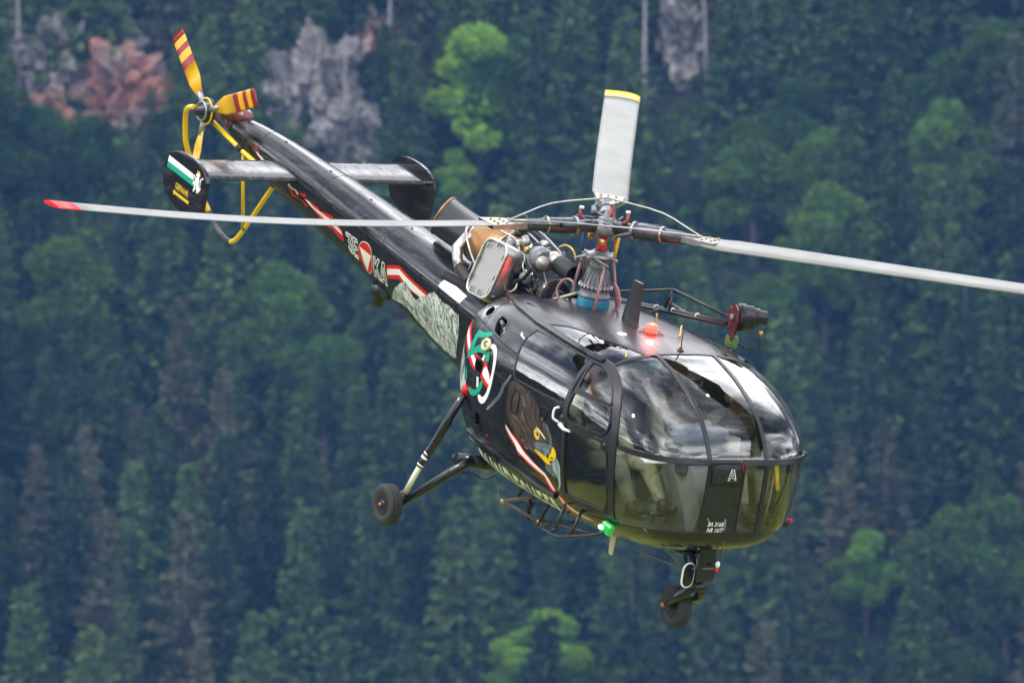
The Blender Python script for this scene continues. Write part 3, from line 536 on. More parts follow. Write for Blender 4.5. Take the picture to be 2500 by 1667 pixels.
 'seam': [(-6.431,-0.112,2.211),(-5.544,-0.172,2.162),(-4.689,-0.217,2.1),(-4.013,-0.259,1.996),(-3.361,-0.285,1.954),(-2.749,-0.319,1.889),(-2.19,-0.353,1.827),(-1.751,-0.381,1.79)],
 'whitepatch': [(-1.988,-0.313,1.905),(-2.027,-0.348,1.855),(-2.035,-0.361,1.819),(-1.584,-0.392,1.777),(-1.539,-0.351,1.857),(-1.758,-0.33,1.882)],
}
# airframe frame -> world: nose down, banked, turning towards the camera
RX = Vector((.51, .84675, .15)); RY = Vector((-.26664, -.01, .96374)); RZ = RX.cross(RY)
RW = Matrix((RX, -RZ, RY))                                   # rows are world x, y, z
HUB = Vector((0, 0, 2.95)); HUBW = Vector((.838, 75.0, EYE + 1.05))
MH = Matrix.Translation(HUBW) @ RW.to_4x4() @ Matrix.Translation(-HUB)

def pchip(T):
    A = np.array(T, float); X = A[:, 0]; xs = np.concatenate([np.linspace(X[i], X[i + 1], 40, endpoint=False) for i in range(len(X) - 1)] + [[X[-1]]])
    cols = [xs]
    for c in range(1, A.shape[1]):
        Y = A[:, c]; h = np.diff(X); d = np.diff(Y) / h; m = np.zeros(len(X))
        for k in range(1, len(X) - 1):
            if d[k - 1] * d[k] > 0:
                w1 = 2 * h[k] + h[k - 1]; w2 = h[k] + 2 * h[k - 1]; m[k] = (w1 + w2) / (w1 / d[k - 1] + w2 / d[k])
        m[0], m[-1] = d[0], d[-1]
        i = np.clip(np.searchsorted(X, xs, 'right') - 1, 0, len(X) - 2); t_ = (xs - X[i]) / h[i]
        cols.append(Y[i] * (1 + 2 * t_) * (1 - t_) ** 2 + h[i] * m[i] * t_ * (1 - t_) ** 2 + Y[i + 1] * t_ * t_ * (3 - 2 * t_) + h[i] * m[i + 1] * t_ * t_ * (t_ - 1))
    return cols
TAB = {'c': pchip(CAB_ST), 'b': pchip(BOOM_ST)}
def sec(B, x):
    T = TAB[B]; return [np.interp(x, T[0], T[k]) for k in range(1, 7)]
def spt(B, x, phi, off=0.0):
    """point on the skin at station x, angle phi (0 belly, pi/2 starboard, pi roof); arrays allowed"""
    x = np.asarray(x, float); phi = np.asarray(phi, float)
    w, zm, zt, zb, nu, nl = sec(B, x); s_, c_ = np.sin(phi), np.cos(phi); up = c_ < 0
    n = np.where(up, nu, nl)
    y = -w * np.sign(s_) * np.abs(s_) ** (2 / n); z = zm + np.where(up, zt - zm, -(zm - zb)) * np.abs(c_) ** (2 / n)
    P = np.stack([x + 0 * y, y, z], -1)
    if np.any(off): P = P + normal(B, P) * np.asarray(off)[..., None]
    return P
def Fimp(B, P):
    w, zm, zt, zb, nu, nl = sec(B, P[..., 0]); w = np.maximum(w, 1e-3); dz = P[..., 2] - zm; up = dz >= 0
    n = np.where(up, nu, nl); h = np.where(up, zt - zm, zm - zb)
    return (np.abs(P[..., 1]) / w) ** n + (np.abs(dz) / h) ** n - 1
def normal(B, P):
    P = np.asarray(P, float); e = 4e-3; G = []
    for k in range(3):
        d = np.zeros(3); d[k] = e; G.append(Fimp(B, P + d) - Fimp(B, P - d))
    G = np.stack(G, -1); return G / np.maximum(np.linalg.norm(G, axis=-1, keepdims=True), 1e-9)
def inv(B, P):
    P = np.asarray(P, float); w, zm, zt, zb, nu, nl = sec(B, P[..., 0]); dz = P[..., 2] - zm; up = dz >= 0
    n = np.where(up, nu, nl); h = np.where(up, zt - zm, zm - zb)
    cz = np.where(up, -1, 1) * (np.abs(dz) / h) ** (n / 2); sy = -np.sign(P[..., 1]) * (np.abs(P[..., 1]) / np.maximum(w, 1e-3)) ** (n / 2)
    return np.stack([P[..., 0], np.arctan2(sy, cz) % (2 * math.pi)], -1)
def front_x(y, z):
    """station of the nose skin at (y, z)"""
    lo, hi = 1.0, 2.6949
    if Fimp('c', np.array([lo, y, z])) > 0: return None
    for _ in range(30):
        m = (lo + hi) / 2
        if Fimp('c', np.array([m, y, z])) < 0: lo = m
        else: hi = m
    return lo
def in_poly(P, poly):
    x, y = P[..., 0], P[..., 1]; ins = np.zeros(x.shape, bool); n = len(poly)
    for i in range(n):
        x1, y1 = poly[i]; x2, y2 = poly[(i + 1) % n]
        if y1 == y2: continue
        c = ((y1 > y) != (y2 > y)) & (x < (x2 - x1) * (y - y1) / (y2 - y1) + x1); ins ^= c
    return ins

# ---- paints
K = dict()
K['black'] = mat('gloss black paint', (.008, .008, .010), .16, coat=.0, vary=(3, .3, (.015, .015, .018)), bump=(9, .03))
K['roof'] = mat('satin black roof paint', (.022, .022, .027), .34, coat=.0, vary=(4, .3, (.024, .023, .028)), bump=(7, .05))
for k_ in ('black', 'roof'):
    t = K[k_].node_tree; b = t.nodes['Principled BSDF']; co = t.nodes['Texture Coordinate']; mp = t.nodes.new('ShaderNodeMapping'); mp.inputs['Scale'].default_value = (1.2, 7, 5); t.links.new(co.outputs['Object'], mp.inputs[0])
    n = t.nodes.new('ShaderNodeTexNoise'); n.inputs['Scale'].default_value = 2.4; n.inputs['Detail'].default_value = 8; n.inputs['Roughness'].default_value = .7; t.links.new(mp.outputs[0], n.inputs['Vector'])
    m_r = t.nodes.new('ShaderNodeMapRange'); m_r.inputs['From Min'].default_value = .46; m_r.inputs['From Max'].default_value = .72; m_r.inputs['To Min'].default_value = .15 if k_ == 'black' else .28; m_r.inputs['To Max'].default_value = .46; t.links.new(n.outputs['Fac'], m_r.inputs['Value']); t.links.new(m_r.outputs[0], b.inputs['Roughness'])
    dm = t.nodes.new('ShaderNodeMixRGB'); src_ = b.inputs['Base Color'].links[0].from_socket; dm.inputs[2].default_value = (.045, .042, .038, 1); m_2 = t.nodes.new('ShaderNodeMapRange'); m_2.inputs['From Min'].default_value = .55; m_2.inputs['From Max'].default_value = .80; m_2.inputs['To Max'].default_value = .6
    t.links.new(n.outputs['Fac'], m_2.inputs['Value']); t.links.new(m_2.outputs[0], dm.inputs[0]); t.links.new(src_, dm.inputs[1]); t.links.new(dm.outputs[0], b.inputs['Base Color'])
K['frame'] = mat('matt black window frame', (.011, .011, .012), .40)
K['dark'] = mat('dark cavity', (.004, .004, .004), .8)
K['red'] = mat('signal red paint', (.68, .010, .008), .45, spec=.3)
K['white'] = mat('white paint', (.84, .84, .82), .45, spec=.3)
K['green'] = mat('green paint', (.0, .32, .20), .45, spec=.3)
K['yellow'] = mat('yellow paint', (.80, .50, .0), .35, coat=.3)
K['cream'] = mat('cream plastic', (.62, .58, .36), .5)
K['steel'] = mat('brushed steel', (.55, .53, .50), .30, 1., vary=(14, .25, (.38, .36, .33)))
K['alu'] = mat('dull aluminium', (.42, .42, .42), .42, .85, vary=(20, .25, (.28, .28, .28)))
K['grey'] = mat('grey gearbox enamel', (.21, .225, .24), .38, vary=(18, .25, (.12, .13, .14)))
K['lgrey'] = mat('light grey paint', (.36, .37, .35), .45, vary=(6, .3, (.29, .30, .28)))
K['bronze'] = mat('heat stained bronze casing', (.46, .235, .075), .42, .55, vary=(4, .25, (.27, .13, .05)))
K['sooty'] = mat('sooty exhaust steel', (.075, .06, .055), .42, .7, vary=(4, .3, (.15, .10, .075)))
K['rubber'] = mat('black rubber', (.014, .014, .014), .62, bump=(40, .2))
K['tyre'] = mat('worn tyre rubber', (.022, .021, .021), .72, vary=(10, .3, (.034, .032, .030)), bump=(60, .25))
K['blue'] = mat('blue gearbox bellows', (.015, .18, .28), .4)
K['pink'] = mat('pinkish grey strut paint', (.34, .20, .19), .4)
K['brass'] = mat('brass fitting', (.50, .32, .09), .35, .9)
K['floor'] = mat('grey cabin floor', (.16, .175, .185), .45, vary=(8, .3, (.10, .105, .11)))
K['liner'] = mat('dark cabin lining', (.035, .037, .04), .7)
K['seat'] = mat('dark seat fabric', (.03, .032, .035), .9)
K['olive'] = mat('olive flight suit cloth', (.15, .16, .090), .9, vary=(9, .3, (.22, .225, .135)), bump=(13, 1.))
K['brownrod'] = mat('brown painted tube', (.12, .085, .06), .45)

def glass_mat(name, tint, refl, rough=0.0, film=0.0):
    m = bpy.data.materials.new(name); m.use_nodes = True; t = m.node_tree; t.nodes.clear()
    o = t.nodes.new('ShaderNodeOutputMaterial'); mx = t.nodes.new('ShaderNodeMixShader'); tr = t.nodes.new('ShaderNodeBsdfTransparent'); gl = t.nodes.new('ShaderNodeBsdfGlossy')
    tr.inputs[0].default_value = (*tint, 1); gl.inputs['Roughness'].default_value = rough; gl.inputs['Color'].default_value = (1, 1, 1, 1)
    fr = t.nodes.new('ShaderNodeFresnel'); fr.inputs['IOR'].default_value = 1.5
    k = t.nodes.new('ShaderNodeMath'); k.operation = 'MULTIPLY_ADD'; k.inputs[1].default_value = refl; k.inputs[2].default_value = film; k.use_clamp = True
    co = t.nodes.new('ShaderNodeTexCoord'); n = t.nodes.new('ShaderNodeTexNoise'); n.inputs['Scale'].default_value = 2.2; n.inputs['Detail'].default_value = 2
    bp = t.nodes.new('ShaderNodeBump'); bp.inputs['Strength'].default_value = .25; bp.inputs['Distance'].default_value = .02
    t.links.new(co.outputs['Object'], n.inputs['Vector']); t.links.new(n.outputs['Fac'], bp.inputs['Height']); t.links.new(bp.outputs[0], gl.inputs['Normal']); t.links.new(bp.outputs[0], fr.inputs['Normal'])
    t.links.new(fr.outputs[0], k.inputs[0]); t.links.new(k.outputs[0], mx.inputs[0]); t.links.new(tr.outputs[0], mx.inputs[1]); t.links.new(gl.outputs[0], mx.inputs[2]); t.links.new(mx.outputs[0], o.inputs[0])
    return m
K['glass'] = glass_mat('acrylic canopy', (.97, .98, .975), 1.75, film=.004)
K['smoke'] = glass_mat('dark tinted roof pane', (.16, .17, .19), 2.2)
def paint_pattern(name, stops, scale, stretch, rot=(0, 0, 0), rough=.34):
    m = bpy.data.materials.new(name); m.use_nodes = True; t = m.node_tree; b = t.nodes['Principled BSDF']; co = t.nodes.new('ShaderNodeTexCoord')
    mp = t.nodes.new('ShaderNodeMapping'); mp.inputs['Scale'].default_value = stretch; mp.inputs['Rotation'].default_value = rot; t.links.new(co.outputs['Object'], mp.inputs[0])
    n = t.nodes.new('ShaderNodeTexNoise'); n.inputs['Scale'].default_value = scale; n.inputs['Detail'].default_value = 7; n.inputs['Roughness'].default_value = .65; n.inputs['Distortion'].default_value = 1.2
    t.links.new(mp.outputs[0], n.inputs['Vector']); r = t.nodes.new('ShaderNodeValToRGB'); el = r.color_ramp.elements
    while len(el) < len(stops): el.new(.5)
    for k, (p, c) in enumerate(stops): el[k].position = p; el[k].color = (*c, 1)
    t.links.new(n.outputs['Fac'], r.inputs[0]); t.links.new(r.outputs[0], b.inputs['Base Color']); b.inputs['Roughness'].default_value = rough; b.inputs['Coat Weight'].default_value = .3
    return m
K['mountain'] = paint_pattern('airbrushed rocky mountain', [(.38, (.03, .04, .035)), (.46, (.20, .23, .22)), (.52, (.55, .60, .58)), (.58, (.85, .88, .87))], 13, (1.7, 1, .8), (0, .35, 0))
K['feather'] = paint_pattern('airbrushed brown feathers', [(.36, (.006, .004, .003)), (.48, (.040, .022, .013)), (.60, (.105, .060, .036)), (.74, (.21, .14, .09))], 8, (2.8, 1, .7), (0, -.55, 0))
K['cheek'] = paint_pattern('airbrushed grey blue down', [(.35, (.02, .03, .04)), (.55, (.12, .16, .20)), (.7, (.36, .43, .48))], 16, (1.6, 1, 1))
K['beak'] = paint_pattern('airbrushed grey beak', [(.38, (.12, .15, .15)), (.55, (.32, .38, .37)), (.7, (.60, .66, .64))], 6, (2.5, 1, .6), (0, -.3, 0))

# ---- the helicopter root
heli = empty('helicopter', 'black military helicopter with painted eagle and mountain, flying nose down', 'helicopter')
heli.matrix_world = MH
def part(name, mb, m, parent=None, label=None, **kw): return mb.build(name, m, parent or heli, label, **kw)
def npart(name, V, Q, m, parent=None, smooth=True, label=None, mi=None, **kw):
    o = bpy.data.objects.new(name, np_mesh(name, V, Q, m, smooth, mi)); COL.objects.link(o); o.parent = parent or heli
    if label: o['label'] = label
    for k, v in kw.items(): o[k] = v
    return o

# ---- cabin skin, sorted into shell, doors and panes
NU, NV = 460, 420
X0, X1 = CAB_ST[0][0], CAB_ST[-1][0]
us = np.linspace(0, 1, NU + 1); xs = X0 + (X1 - X0) * (1 - (1 - us) ** 2.2); xs[-1] = X1 - 1e-4
ph = np.linspace(0, 2 * math.pi, NV + 1)[:-1] + 1e-4
XX, PP = np.meshgrid(xs, ph, indexing='ij'); SK = spt('c', XX, PP)
ii, jj = np.meshgrid(np.arange(NU), np.arange(NV), indexing='ij'); j2 = (jj + 1) % NV
QD = np.stack([ii * NV + jj, (ii + 1) * NV + jj, (ii + 1) * NV + j2, ii * NV + j2], -1).reshape(-1, 4)
SV = SK.reshape(-1, 3); CC = SV[QD].mean(1); CP = inv('c', CC); CM = CP.copy(); CM[:, 1] = np.where(CM[:, 1] > math.pi, 2 * math.pi - CM[:, 1], CM[:, 1])
def up_(n): return [tuple(q) for q in inv('c', np.array(TR[n]))]
POST = sorted((p[2], p[0]) for p in TR['fdoor_arch'][1:]); POST = [(.5, POST[0][1] - .06)] + POST + [(2.3, 1.447)]
REAR = sorted((p[2], p[0]) for p in TR['fdoor_rear']); REAR = [(.5, REAR[0][1])] + REAR + [(2.3, 1.333)]
FLOORL = sorted((abs(p[1]), p[2]) for p in TR['floor']); FLOORL = [(0, .86)] + FLOORL + [(1.2, FLOORL[-1][1])]
def tabf(T, v): return np.interp(v, [q[0] for q in T], [q[1] for q in T])
ay = np.abs(CC[:, 1]); z = CC[:, 2]; x = CC[:, 0]
post = tabf(POST, z); rear = tabf(REAR, z); fl = tabf(FLOORL, ay)
railphi = np.interp(x, [-.685, -.226, .252, .779, 1.323, 1.447, 1.583], [inv('c', np.array(p))[1] for p in TR['rail'] + TR['fdoor_arch'][1:3]])
code = np.zeros(len(CC), int)                      # 0 shell
phm = CM[:, 1]
front = (x > post)
code[(phm > railphi) & (x < 1.57) & (x > -.62)] = 1                      # roof panel
code[(x < -.26 - .5 * ay ** 2) & (ay < .34) & (z > 1.9)] = 21            # engine bay opening behind the mast
door = (x > rear) & (x < post) & (z > .80) & (phm < railphi)
code[door] = 2
sdoor = (x > .33) & (x <= rear) & (z > .79) & (phm < railphi)
code[sdoor] = 3
redge = np.where(ay < .35, 1.58, 1.565)
code[front & (z >= 1.5) & (x > redge) & (ay >= .30)] = 4
code[front & (z >= 1.5) & (x > redge) & (ay < .30)] = 5
code[front & (z < 1.5) & (z > fl) & (ay >= .30)] = 6
code[front & (z < 1.5) & (z > fl) & (ay < .30)] = 8
code[front & (z < 1.5) & (z > fl) & (CC[:, 1] > .05 + .02 * (z - .86) / .64) & (CC[:, 1] < .30)] = 7
code[front & (z < 1.5) & (z <= fl)] = 0
for n, c in (('smoke', 9), ('fwin_top', 10), ('fwin_slide', 11), ('fwin_low', 12), ('rwin', 13)): code[in_poly(CM, up_(n))] = c
for n in ('oval_vent', 'sq_vent', 'mid_vent', 'low_vent'): code[in_poly(CM, up_(n))] = 20
star = CC[:, 1] < 0
def sub(mask):
    q = QD[mask]; idx, invx = np.unique(q, return_inverse=True); return SV[idx], invx.reshape(-1, 4)
# closed rear bulkhead ring goes with the shell
V, Q = sub(code == 0)
shell = npart('cabin_shell', V, Q, K['black'])
rb = MB(); rr_ = spt('c', np.full(60, X0), np.linspace(0, 2 * math.pi, 61)[:-1]); rb.add(rr_, [list(range(60))], 0, False); part('rear_bulkhead', rb, K['black'])
V, Q = sub(code == 1); npart('roof_panel', V, Q, K['roof'], label='satin black roof skin in front of the rotor mast')
V, Q = sub(code == 8); pillar = npart('nose_pillar', V, Q, K['black'])
doors = {}
for s_, m_ in (('s', star), ('p', ~star)):
    V, Q = sub((code == 2) & m_); doors['f' + s_] = npart('front_door', V, Q, K['frame'])
    V, Q = sub((code == 3) & m_); doors['r' + s_] = npart('sliding_door', V, Q, K['black'])
    for c, nm, par, gm_ in ((4, 'windshield_pane', None, 'glass'), (6, 'chin_window', None, 'glass'), (9, 'roof_window', None, 'smoke'), (10, 'door_window', 'f', 'glass'), (11, 'sliding_window', 'f', 'glass'), (12, 'lower_door_window', 'f', 'glass'), (13, 'sliding_door_window', 'r', 'glass')):
        V, Q = sub((code == c) & m_); npart(nm, V, Q, K[gm_], doors[par + s_] if par else None)
V, Q = sub(code == 5); npart('windshield_pane', V, Q, K['glass'])
V, Q = sub(code == 7); npart('chin_window', V, Q, K['glass'])
# ---- strips lying on the skin
def ribbon(B, P, w, h=.006, off=0.0, mb=None, mi=0, closed=False, crown=True):
    P = np.asarray(P, float); n = len(P); T = np.gradient(P, axis=0)
    if closed: T = np.roll(P, -1, 0) - np.roll(P, 1, 0)
    T /= np.maximum(np.linalg.norm(T, axis=1, keepdims=True), 1e-9); Nn = normal(B, P); S = np.cross(Nn, T); S /= np.maximum(np.linalg.norm(S, axis=1, keepdims=True), 1e-9)
    a = P + Nn * off; prof = [(-.5, -.004), (-.5, h * .7), (-.42, h), (.42, h), (.5, h * .7), (.5, -.004)]
    V = np.stack([a + S * w * u + Nn * v for u, v in prof], 1).reshape(-1, 3); k = len(prof)
    m = n if closed else n - 1
    Fc = [(i * k + j, ((i + 1) % n) * k + j, ((i + 1) % n) * k + j + 1, i * k + j + 1) for i in range(m) for j in range(k - 1)]
    mb = mb or MB(); mb.add(V, Fc, mi, False); return mb
RIV = MB()
def rivets(B, P, step, r=.0045, off=.006, side=0.0):
    P = np.asarray(P, float); d = np.r_[0, np.cumsum(np.linalg.norm(np.diff(P, axis=0), axis=1))]
    s = np.arange(step / 2, d[-1], step); C_ = np.stack([np.interp(s, d, P[:, k]) for k in range(3)], 1)
    Nn = normal(B, C_)
    if side:
        T = np.gradient(C_, axis=0); S = np.cross(Nn, T); S /= np.maximum(np.linalg.norm(S, axis=1, keepdims=True), 1e-9); C_ = C_ + S * side
    for c, n_ in zip(C_, Nn):
        n_ = Vector(n_); u_ = n_.orthogonal().normalized(); v_ = n_.cross(u_); c = Vector(c) + n_ * off
        RIV.add([c + (u_ * math.cos(a) + v_ * math.sin(a)) * r for a in (0, 1.26, 2.51, 3.77, 5.03)] + [c + n_ * r * .7], [(0, 1, 5), (1, 2, 5), (2, 3, 5), (3, 4, 5), (4, 0, 5)], 0, True)
def curve(B, pts, step=.02, closed=False, mirror=False):
    """smooth dense line on the skin through measured points"""
    U = inv(B, np.array(pts, float))
    if mirror: U[:, 1] = 2 * math.pi - U[:, 1]
    if closed: U = np.vstack([U, U[:1]])
    G = spt(B, U[:, 0], U[:, 1]); d = np.r_[0, np.cumsum(np.linalg.norm(np.diff(G, axis=0), axis=1))]; k = max(3, int(d[-1] / step)); s = np.linspace(0, d[-1], k)
    W = np.stack([np.interp(s, d, U[:, c]) for c in (0, 1)], 1)
    for _ in range(2):
        W2 = W.copy(); W2[1:-1] = (W[:-2] + 2 * W[1:-1] + W[2:]) / 4; W = W2
    if closed: W = W[:-1]
    return spt(B, W[:, 0], W[:, 1])
# openings: dark recesses with a pale duct inside
for n in ('oval_vent', 'sq_vent', 'mid_vent', 'low_vent'):
    poly = up_(n); c = np.mean([p for p in TR[n]], 0); nrm = Vector(normal('c', c)); mb = MB()
    ring = spt('c', [p[0] for p in poly], [p[1] for p in poly]); k = len(ring); inn = ring * [1, 1, 1] - np.array(nrm) * .16
    mb.add(list(ring) + list(inn), [(i, (i + 1) % k, k + (i + 1) % k, k + i) for i in range(k)] + [[k + i for i in range(k)]], 0, False)
    o = part('air_vent', mb, K['dark']); part('vent_edge', ribbon('c', curve('c', TR[n], closed=True), .022, .003, closed=True), K['black'], o)
    if n != 'oval_vent': part('duct', MB().tube([Vector(c) - nrm * .07 + Vector((-.10, 0, .06)), Vector(c) - nrm * .07 + Vector((.12, 0, -.09))], .022, 10), K['alu'], o)

def yline(y, x0, x1, n=60):
    X = np.linspace(x0, x1, n); w, zm, zt, zb, nu, nl = sec('c', X); ok = w > abs(y)
    return np.stack([X, np.full(n, y), zm + (zt - zm) * np.maximum(0, 1 - (abs(y) / w) ** nu) ** (1 / nu)], 1)[ok]
def frontline(pts):
    P = []
    for y, z_ in pts:
        q = front_x(y, z_)
        if q: P.append((q, y, z_))
    return np.array(P)
for y in (-.30, .30):
    zs = np.linspace(2.168, 1.5, 60); P = frontline([(y, q) for q in zs]); part('windshield_post', ribbon('c', P, .042, .010), K['frame']); rivets('c', P, .055, side=.013, off=.010); rivets('c', P, .055, side=-.013, off=.010)
P = frontline([(y, 1.5) for y in np.linspace(-.935, .935, 120)]); part('window_band', ribbon('c', P, .055, .014), K['frame']); rivets('c', P, .06, side=.015, off=.014); rivets('c', P, .06, side=-.015, off=.014)
P = frontline([(.30, q) for q in np.linspace(1.5, .86, 40)]); part('windshield_post', ribbon('c', P, .045, .012), K['frame'])
P = frontline([(-.305, q) for q in np.linspace(1.48, .86, 40)]); part('pillar_edge', ribbon('c', P, .02, .008), K['frame'])
P = frontline([(.065, q) for q in np.linspace(1.48, .86, 40)]); part('pillar_edge', ribbon('c', P, .02, .008), K['frame'])
ys_ = np.linspace(-.772, .772, 80); P = frontline([(y, float(tabf(FLOORL, abs(y)))) for y in ys_]); part('sill_strip', ribbon('c', P, .022, .006), K['frame'])
sm = [(1.566, -.721), (1.559, -.58), (1.567, -.458), (1.58, -.314), (1.585, 0)]
P = []
for y in np.linspace(-.72, .72, 70):
    X = np.interp(abs(y), [0, .314, .458, .58, .721], [1.585, 1.58, 1.57, 1.562, 1.566]); w, zm, zt, zb, nu, nl = sec('c', X); P.append((X, y, zm + (zt - zm) * (1 - (abs(y) / w) ** nu) ** (1 / nu)))
part('roof_edge_frame', ribbon('c', np.array(P), .032, .007), K['frame']); rivets('c', np.array(P), .07, off=.007)
for mir in (False, True):
    s_ = 'p' if mir else 's'; fd, rd = doors['f' + s_], doors['r' + s_]
    cv = lambda n, **k: curve('c', TR[n] if isinstance(n, str) else n, mirror=mir, **k)
    P = cv(TR['fdoor_arch'][::-1]); part('door_post', ribbon('c', P, .085, .012), K['frame'])
    if not mir: rivets('c', P, .05, side=.03, off=.012); rivets('c', P, .05, side=-.03, off=.012)
    part('door_frame', ribbon('c', cv('fdoor_rear'), .05, .012), K['frame'], fd); part('door_frame', ribbon('c', cv('fdoor_bot'), .04, .010), K['frame'], fd)
    if not mir: rivets('c', cv('fdoor_rear'), .05, off=.012); rivets('c', cv('fdoor_bot'), .05, off=.010)
    for n in ('fwin_top', 'fwin_slide', 'fwin_low'): part('window_frame', ribbon('c', cv(n, closed=True), .020, .016, closed=True), K['frame'], fd)
    part('window_frame', ribbon('c', cv('rwin', closed=True), .018, .007, closed=True), K['frame'], rd)
    part('roof_window_frame', ribbon('c', cv('smoke', closed=True), .022, .006, closed=True), K['frame'])
    P = cv(TR['rail'] + TR['fdoor_arch'][1:2]); part('door_rail', ribbon('c', P, .055, .030), K['black'])
    if not mir: rivets('c', P, .05, off=.030, side=.015)
    part('lower_rail', ribbon('c', cv('lowrail'), .050, .032), K['black']); part('lower_rail', ribbon('c', cv('lowrail2'), .022, .018), K['black'])
    part('door_seam', ribbon('c', cv('rdoor_rear'), .008, .002), K['dark'], rd)
    for n in ('panel_line', 'panel_line2', 'panel_line3'): part('panel_joint', ribbon('c', cv(TR[n][1:] if n == 'panel_line' else TR[n]), .008, .0015), K['dark'])
    if not mir:
        for n in ('panel_line', 'panel_line2'): rivets('c', cv(TR[n][1:] if n == 'panel_line' else TR[n]), .06, .007, .002, .012)
        part('door_box', ribbon('c', cv('box1', closed=True), .014, .010, closed=True), K['black'], rd); part('door_box', ribbon('c', cv('box2', closed=True), .014, .010, closed=True), K['black'], rd)
for a_, b_, lo_, hi_ in ((.30, .30, .80, 1.50), (1.28, 1.30, .85, 1.50), (.62, .62, .55, .80)):
    w_ = []
    for q in np.linspace(lo_, hi_, 24):
        X = a_ + (b_ - a_) * (q - lo_) / (hi_ - lo_); w, zm, zt, zb, nu, nl = sec('c', X); w_.append((X, -w * max(0., 1 - (abs(q - zm) / ((zt - zm) if q > zm else (zm - zb))) ** (nu if q > zm else nl)) ** (1 / (nu if q > zm else nl)), q))
    part('panel_joint', ribbon('c', np.array(w_), .006, .0012), K['dark']); rivets('c', np.array(w_), .05, .0045, .0, .014)
for zz_ in (.98, 1.58):
    w_ = []
    for X in np.linspace(-.75, 1.28 if zz_ < 1.2 else .28, 60):
        w, zm, zt, zb, nu, nl = sec('c', X); w_.append((X, -w * max(0., 1 - (abs(zz_ - zm) / ((zt - zm) if zz_ > zm else (zm - zb))) ** (nu if zz_ > zm else nl)) ** (1 / (nu if zz_ > zm else nl)), zz_))
    rivets('c', np.array(w_), .045, .0038, .0)
for yy in (-.42, -.1, .1, .42, .7):
    rivets('c', yline(yy, -.3, 1.5), .045, .0035, .0005)
for xx in (.15, .62, 1.15): 
    P = spt('c', np.full(60, xx), np.linspace(2.55, 3.75, 60)); rivets('c', P, .045, .0035, .0005)

# ---- tail boom
bx = np.linspace(BOOM_ST[0][0], BOOM_ST[-1][0], 130); bp_ = np.linspace(0, 2 * math.pi, 97)[:-1]
A, B_ = np.meshgrid(bx, bp_, indexing='ij'); V = spt('b', A, B_).reshape(-1, 3); n = 96
Q = [(i * n + j, (i + 1) * n + j, (i + 1) * n + (j + 1) % n, i * n + (j + 1) % n) for i in range(129) for j in range(n)]
boom = npart('tail_boom', V, Q, K['black'])
cap = MB().add(spt('b', np.full(40, bx[0]), np.linspace(0, 2 * math.pi, 41)[:-1]), [list(range(40))], 0, False); part('boom_end_cap', cap, K['sooty'], boom)
for s_ in (1, -1):
    X = np.linspace(-6.4, -1.0, 160); P = spt('b', X, np.full(160, math.pi / 2 if s_ > 0 else 1.5 * math.pi)); part('boom_seam', ribbon('b', P, .016, .008), K['frame'], boom)
    if s_ > 0:
        for sd, st in ((.022, .03), (-.022, .03), (-.045, .03)): rivets('b', P, st, .0045, .0, sd)
        for q in range(14): part('boom_latch', MB().box(spt('b', -6.2 + q * .38, math.pi / 2, .01), (.03, .012, .03)), K['frame'], boom)
for xx in (-5.9, -4.55, -3.2, -2.1): 
    P = spt('b', np.full(50, xx), np.linspace(math.pi * .5, math.pi * 1.4, 50)); part('boom_joint', ribbon('b', P, .006, .0015), K['dark'], boom); rivets('b', P, .035, .004, .0)
for q, xx in enumerate((-5.6, -4.7, -3.9, -3.1, -2.3)): part('drain_hole', MB().ball(spt('b', xx, math.pi * .93), (.022, .012, .006), 10), K['dark'], boom)
P = spt('b', np.linspace(-6.3, -1.1, 150), np.full(150, .22)); rivets('b', P, .035, .005, 0.); P = spt('b', np.linspace(-6.3, -1.1, 150), np.full(150, .42)); rivets('b', P, .035, .005, 0.)
part('rivets', RIV, K['frame'], kind='stuff', label='rows of small rivets along frames and seams')

# ---- painted artwork: thin conforming sheets
from mathutils.geometry import delaunay_2d_cdt
def decal(name, pts, m, B='c', off=.0035, step=.03, parent=None, label=None, smooth_line=0, dphi=0):
    U = inv(B, np.array(pts, float))
    for _ in range(smooth_line):
        U = np.stack([U * .75 + np.roll(U, -1, 0) * .25, U * .25 + np.roll(U, -1, 0) * .75], 1).reshape(-1, 2)
    U[:, 1] *= .8
    W = []
    for a, b_ in zip(U, np.roll(U, -1, 0)):
        k = max(1, int(np.linalg.norm(b_ - a) / step)); W += [tuple(a + (b_ - a) * i / k) for i in range(k)]
    lo, hi = np.min(W, 0), np.max(W, 0); ring = len(W)
    g = [(p, q) for p in np.arange(lo[0] + step / 2, hi[0], step) for q in np.arange(lo[1] + step / 2, hi[1], step)]
    if g:
        G = np.array(g); G = G[in_poly(G, W)]; g = [tuple(q) for q in G if min((q[0] - w_[0]) ** 2 + (q[1] - w_[1]) ** 2 for w_ in W) > (step * .4) ** 2]
    r_ = delaunay_2d_cdt([Vector(p) for p in W + g], [], [list(range(ring))], 1, 1e-5)
    VV = np.array([tuple(v) for v in r_[0]]); VV[:, 1] /= .8
    FF = [list(f) for f in r_[2]]
    if B == 'c' and name == 'painted_numeral':
        hole = up_('mid_vent'); FF = [f for f in FF if not in_poly(VV[f].mean(0)[None], hole)[0]]
    mb = MB().add(spt(B, VV[:, 0], VV[:, 1], .0008 + off * .22), FF, 0, True)
    return part(name, mb, m, parent, label)
sd_ = doors['rs']
part_of = {'stripe1': sd_, 'stripe1w': sd_}
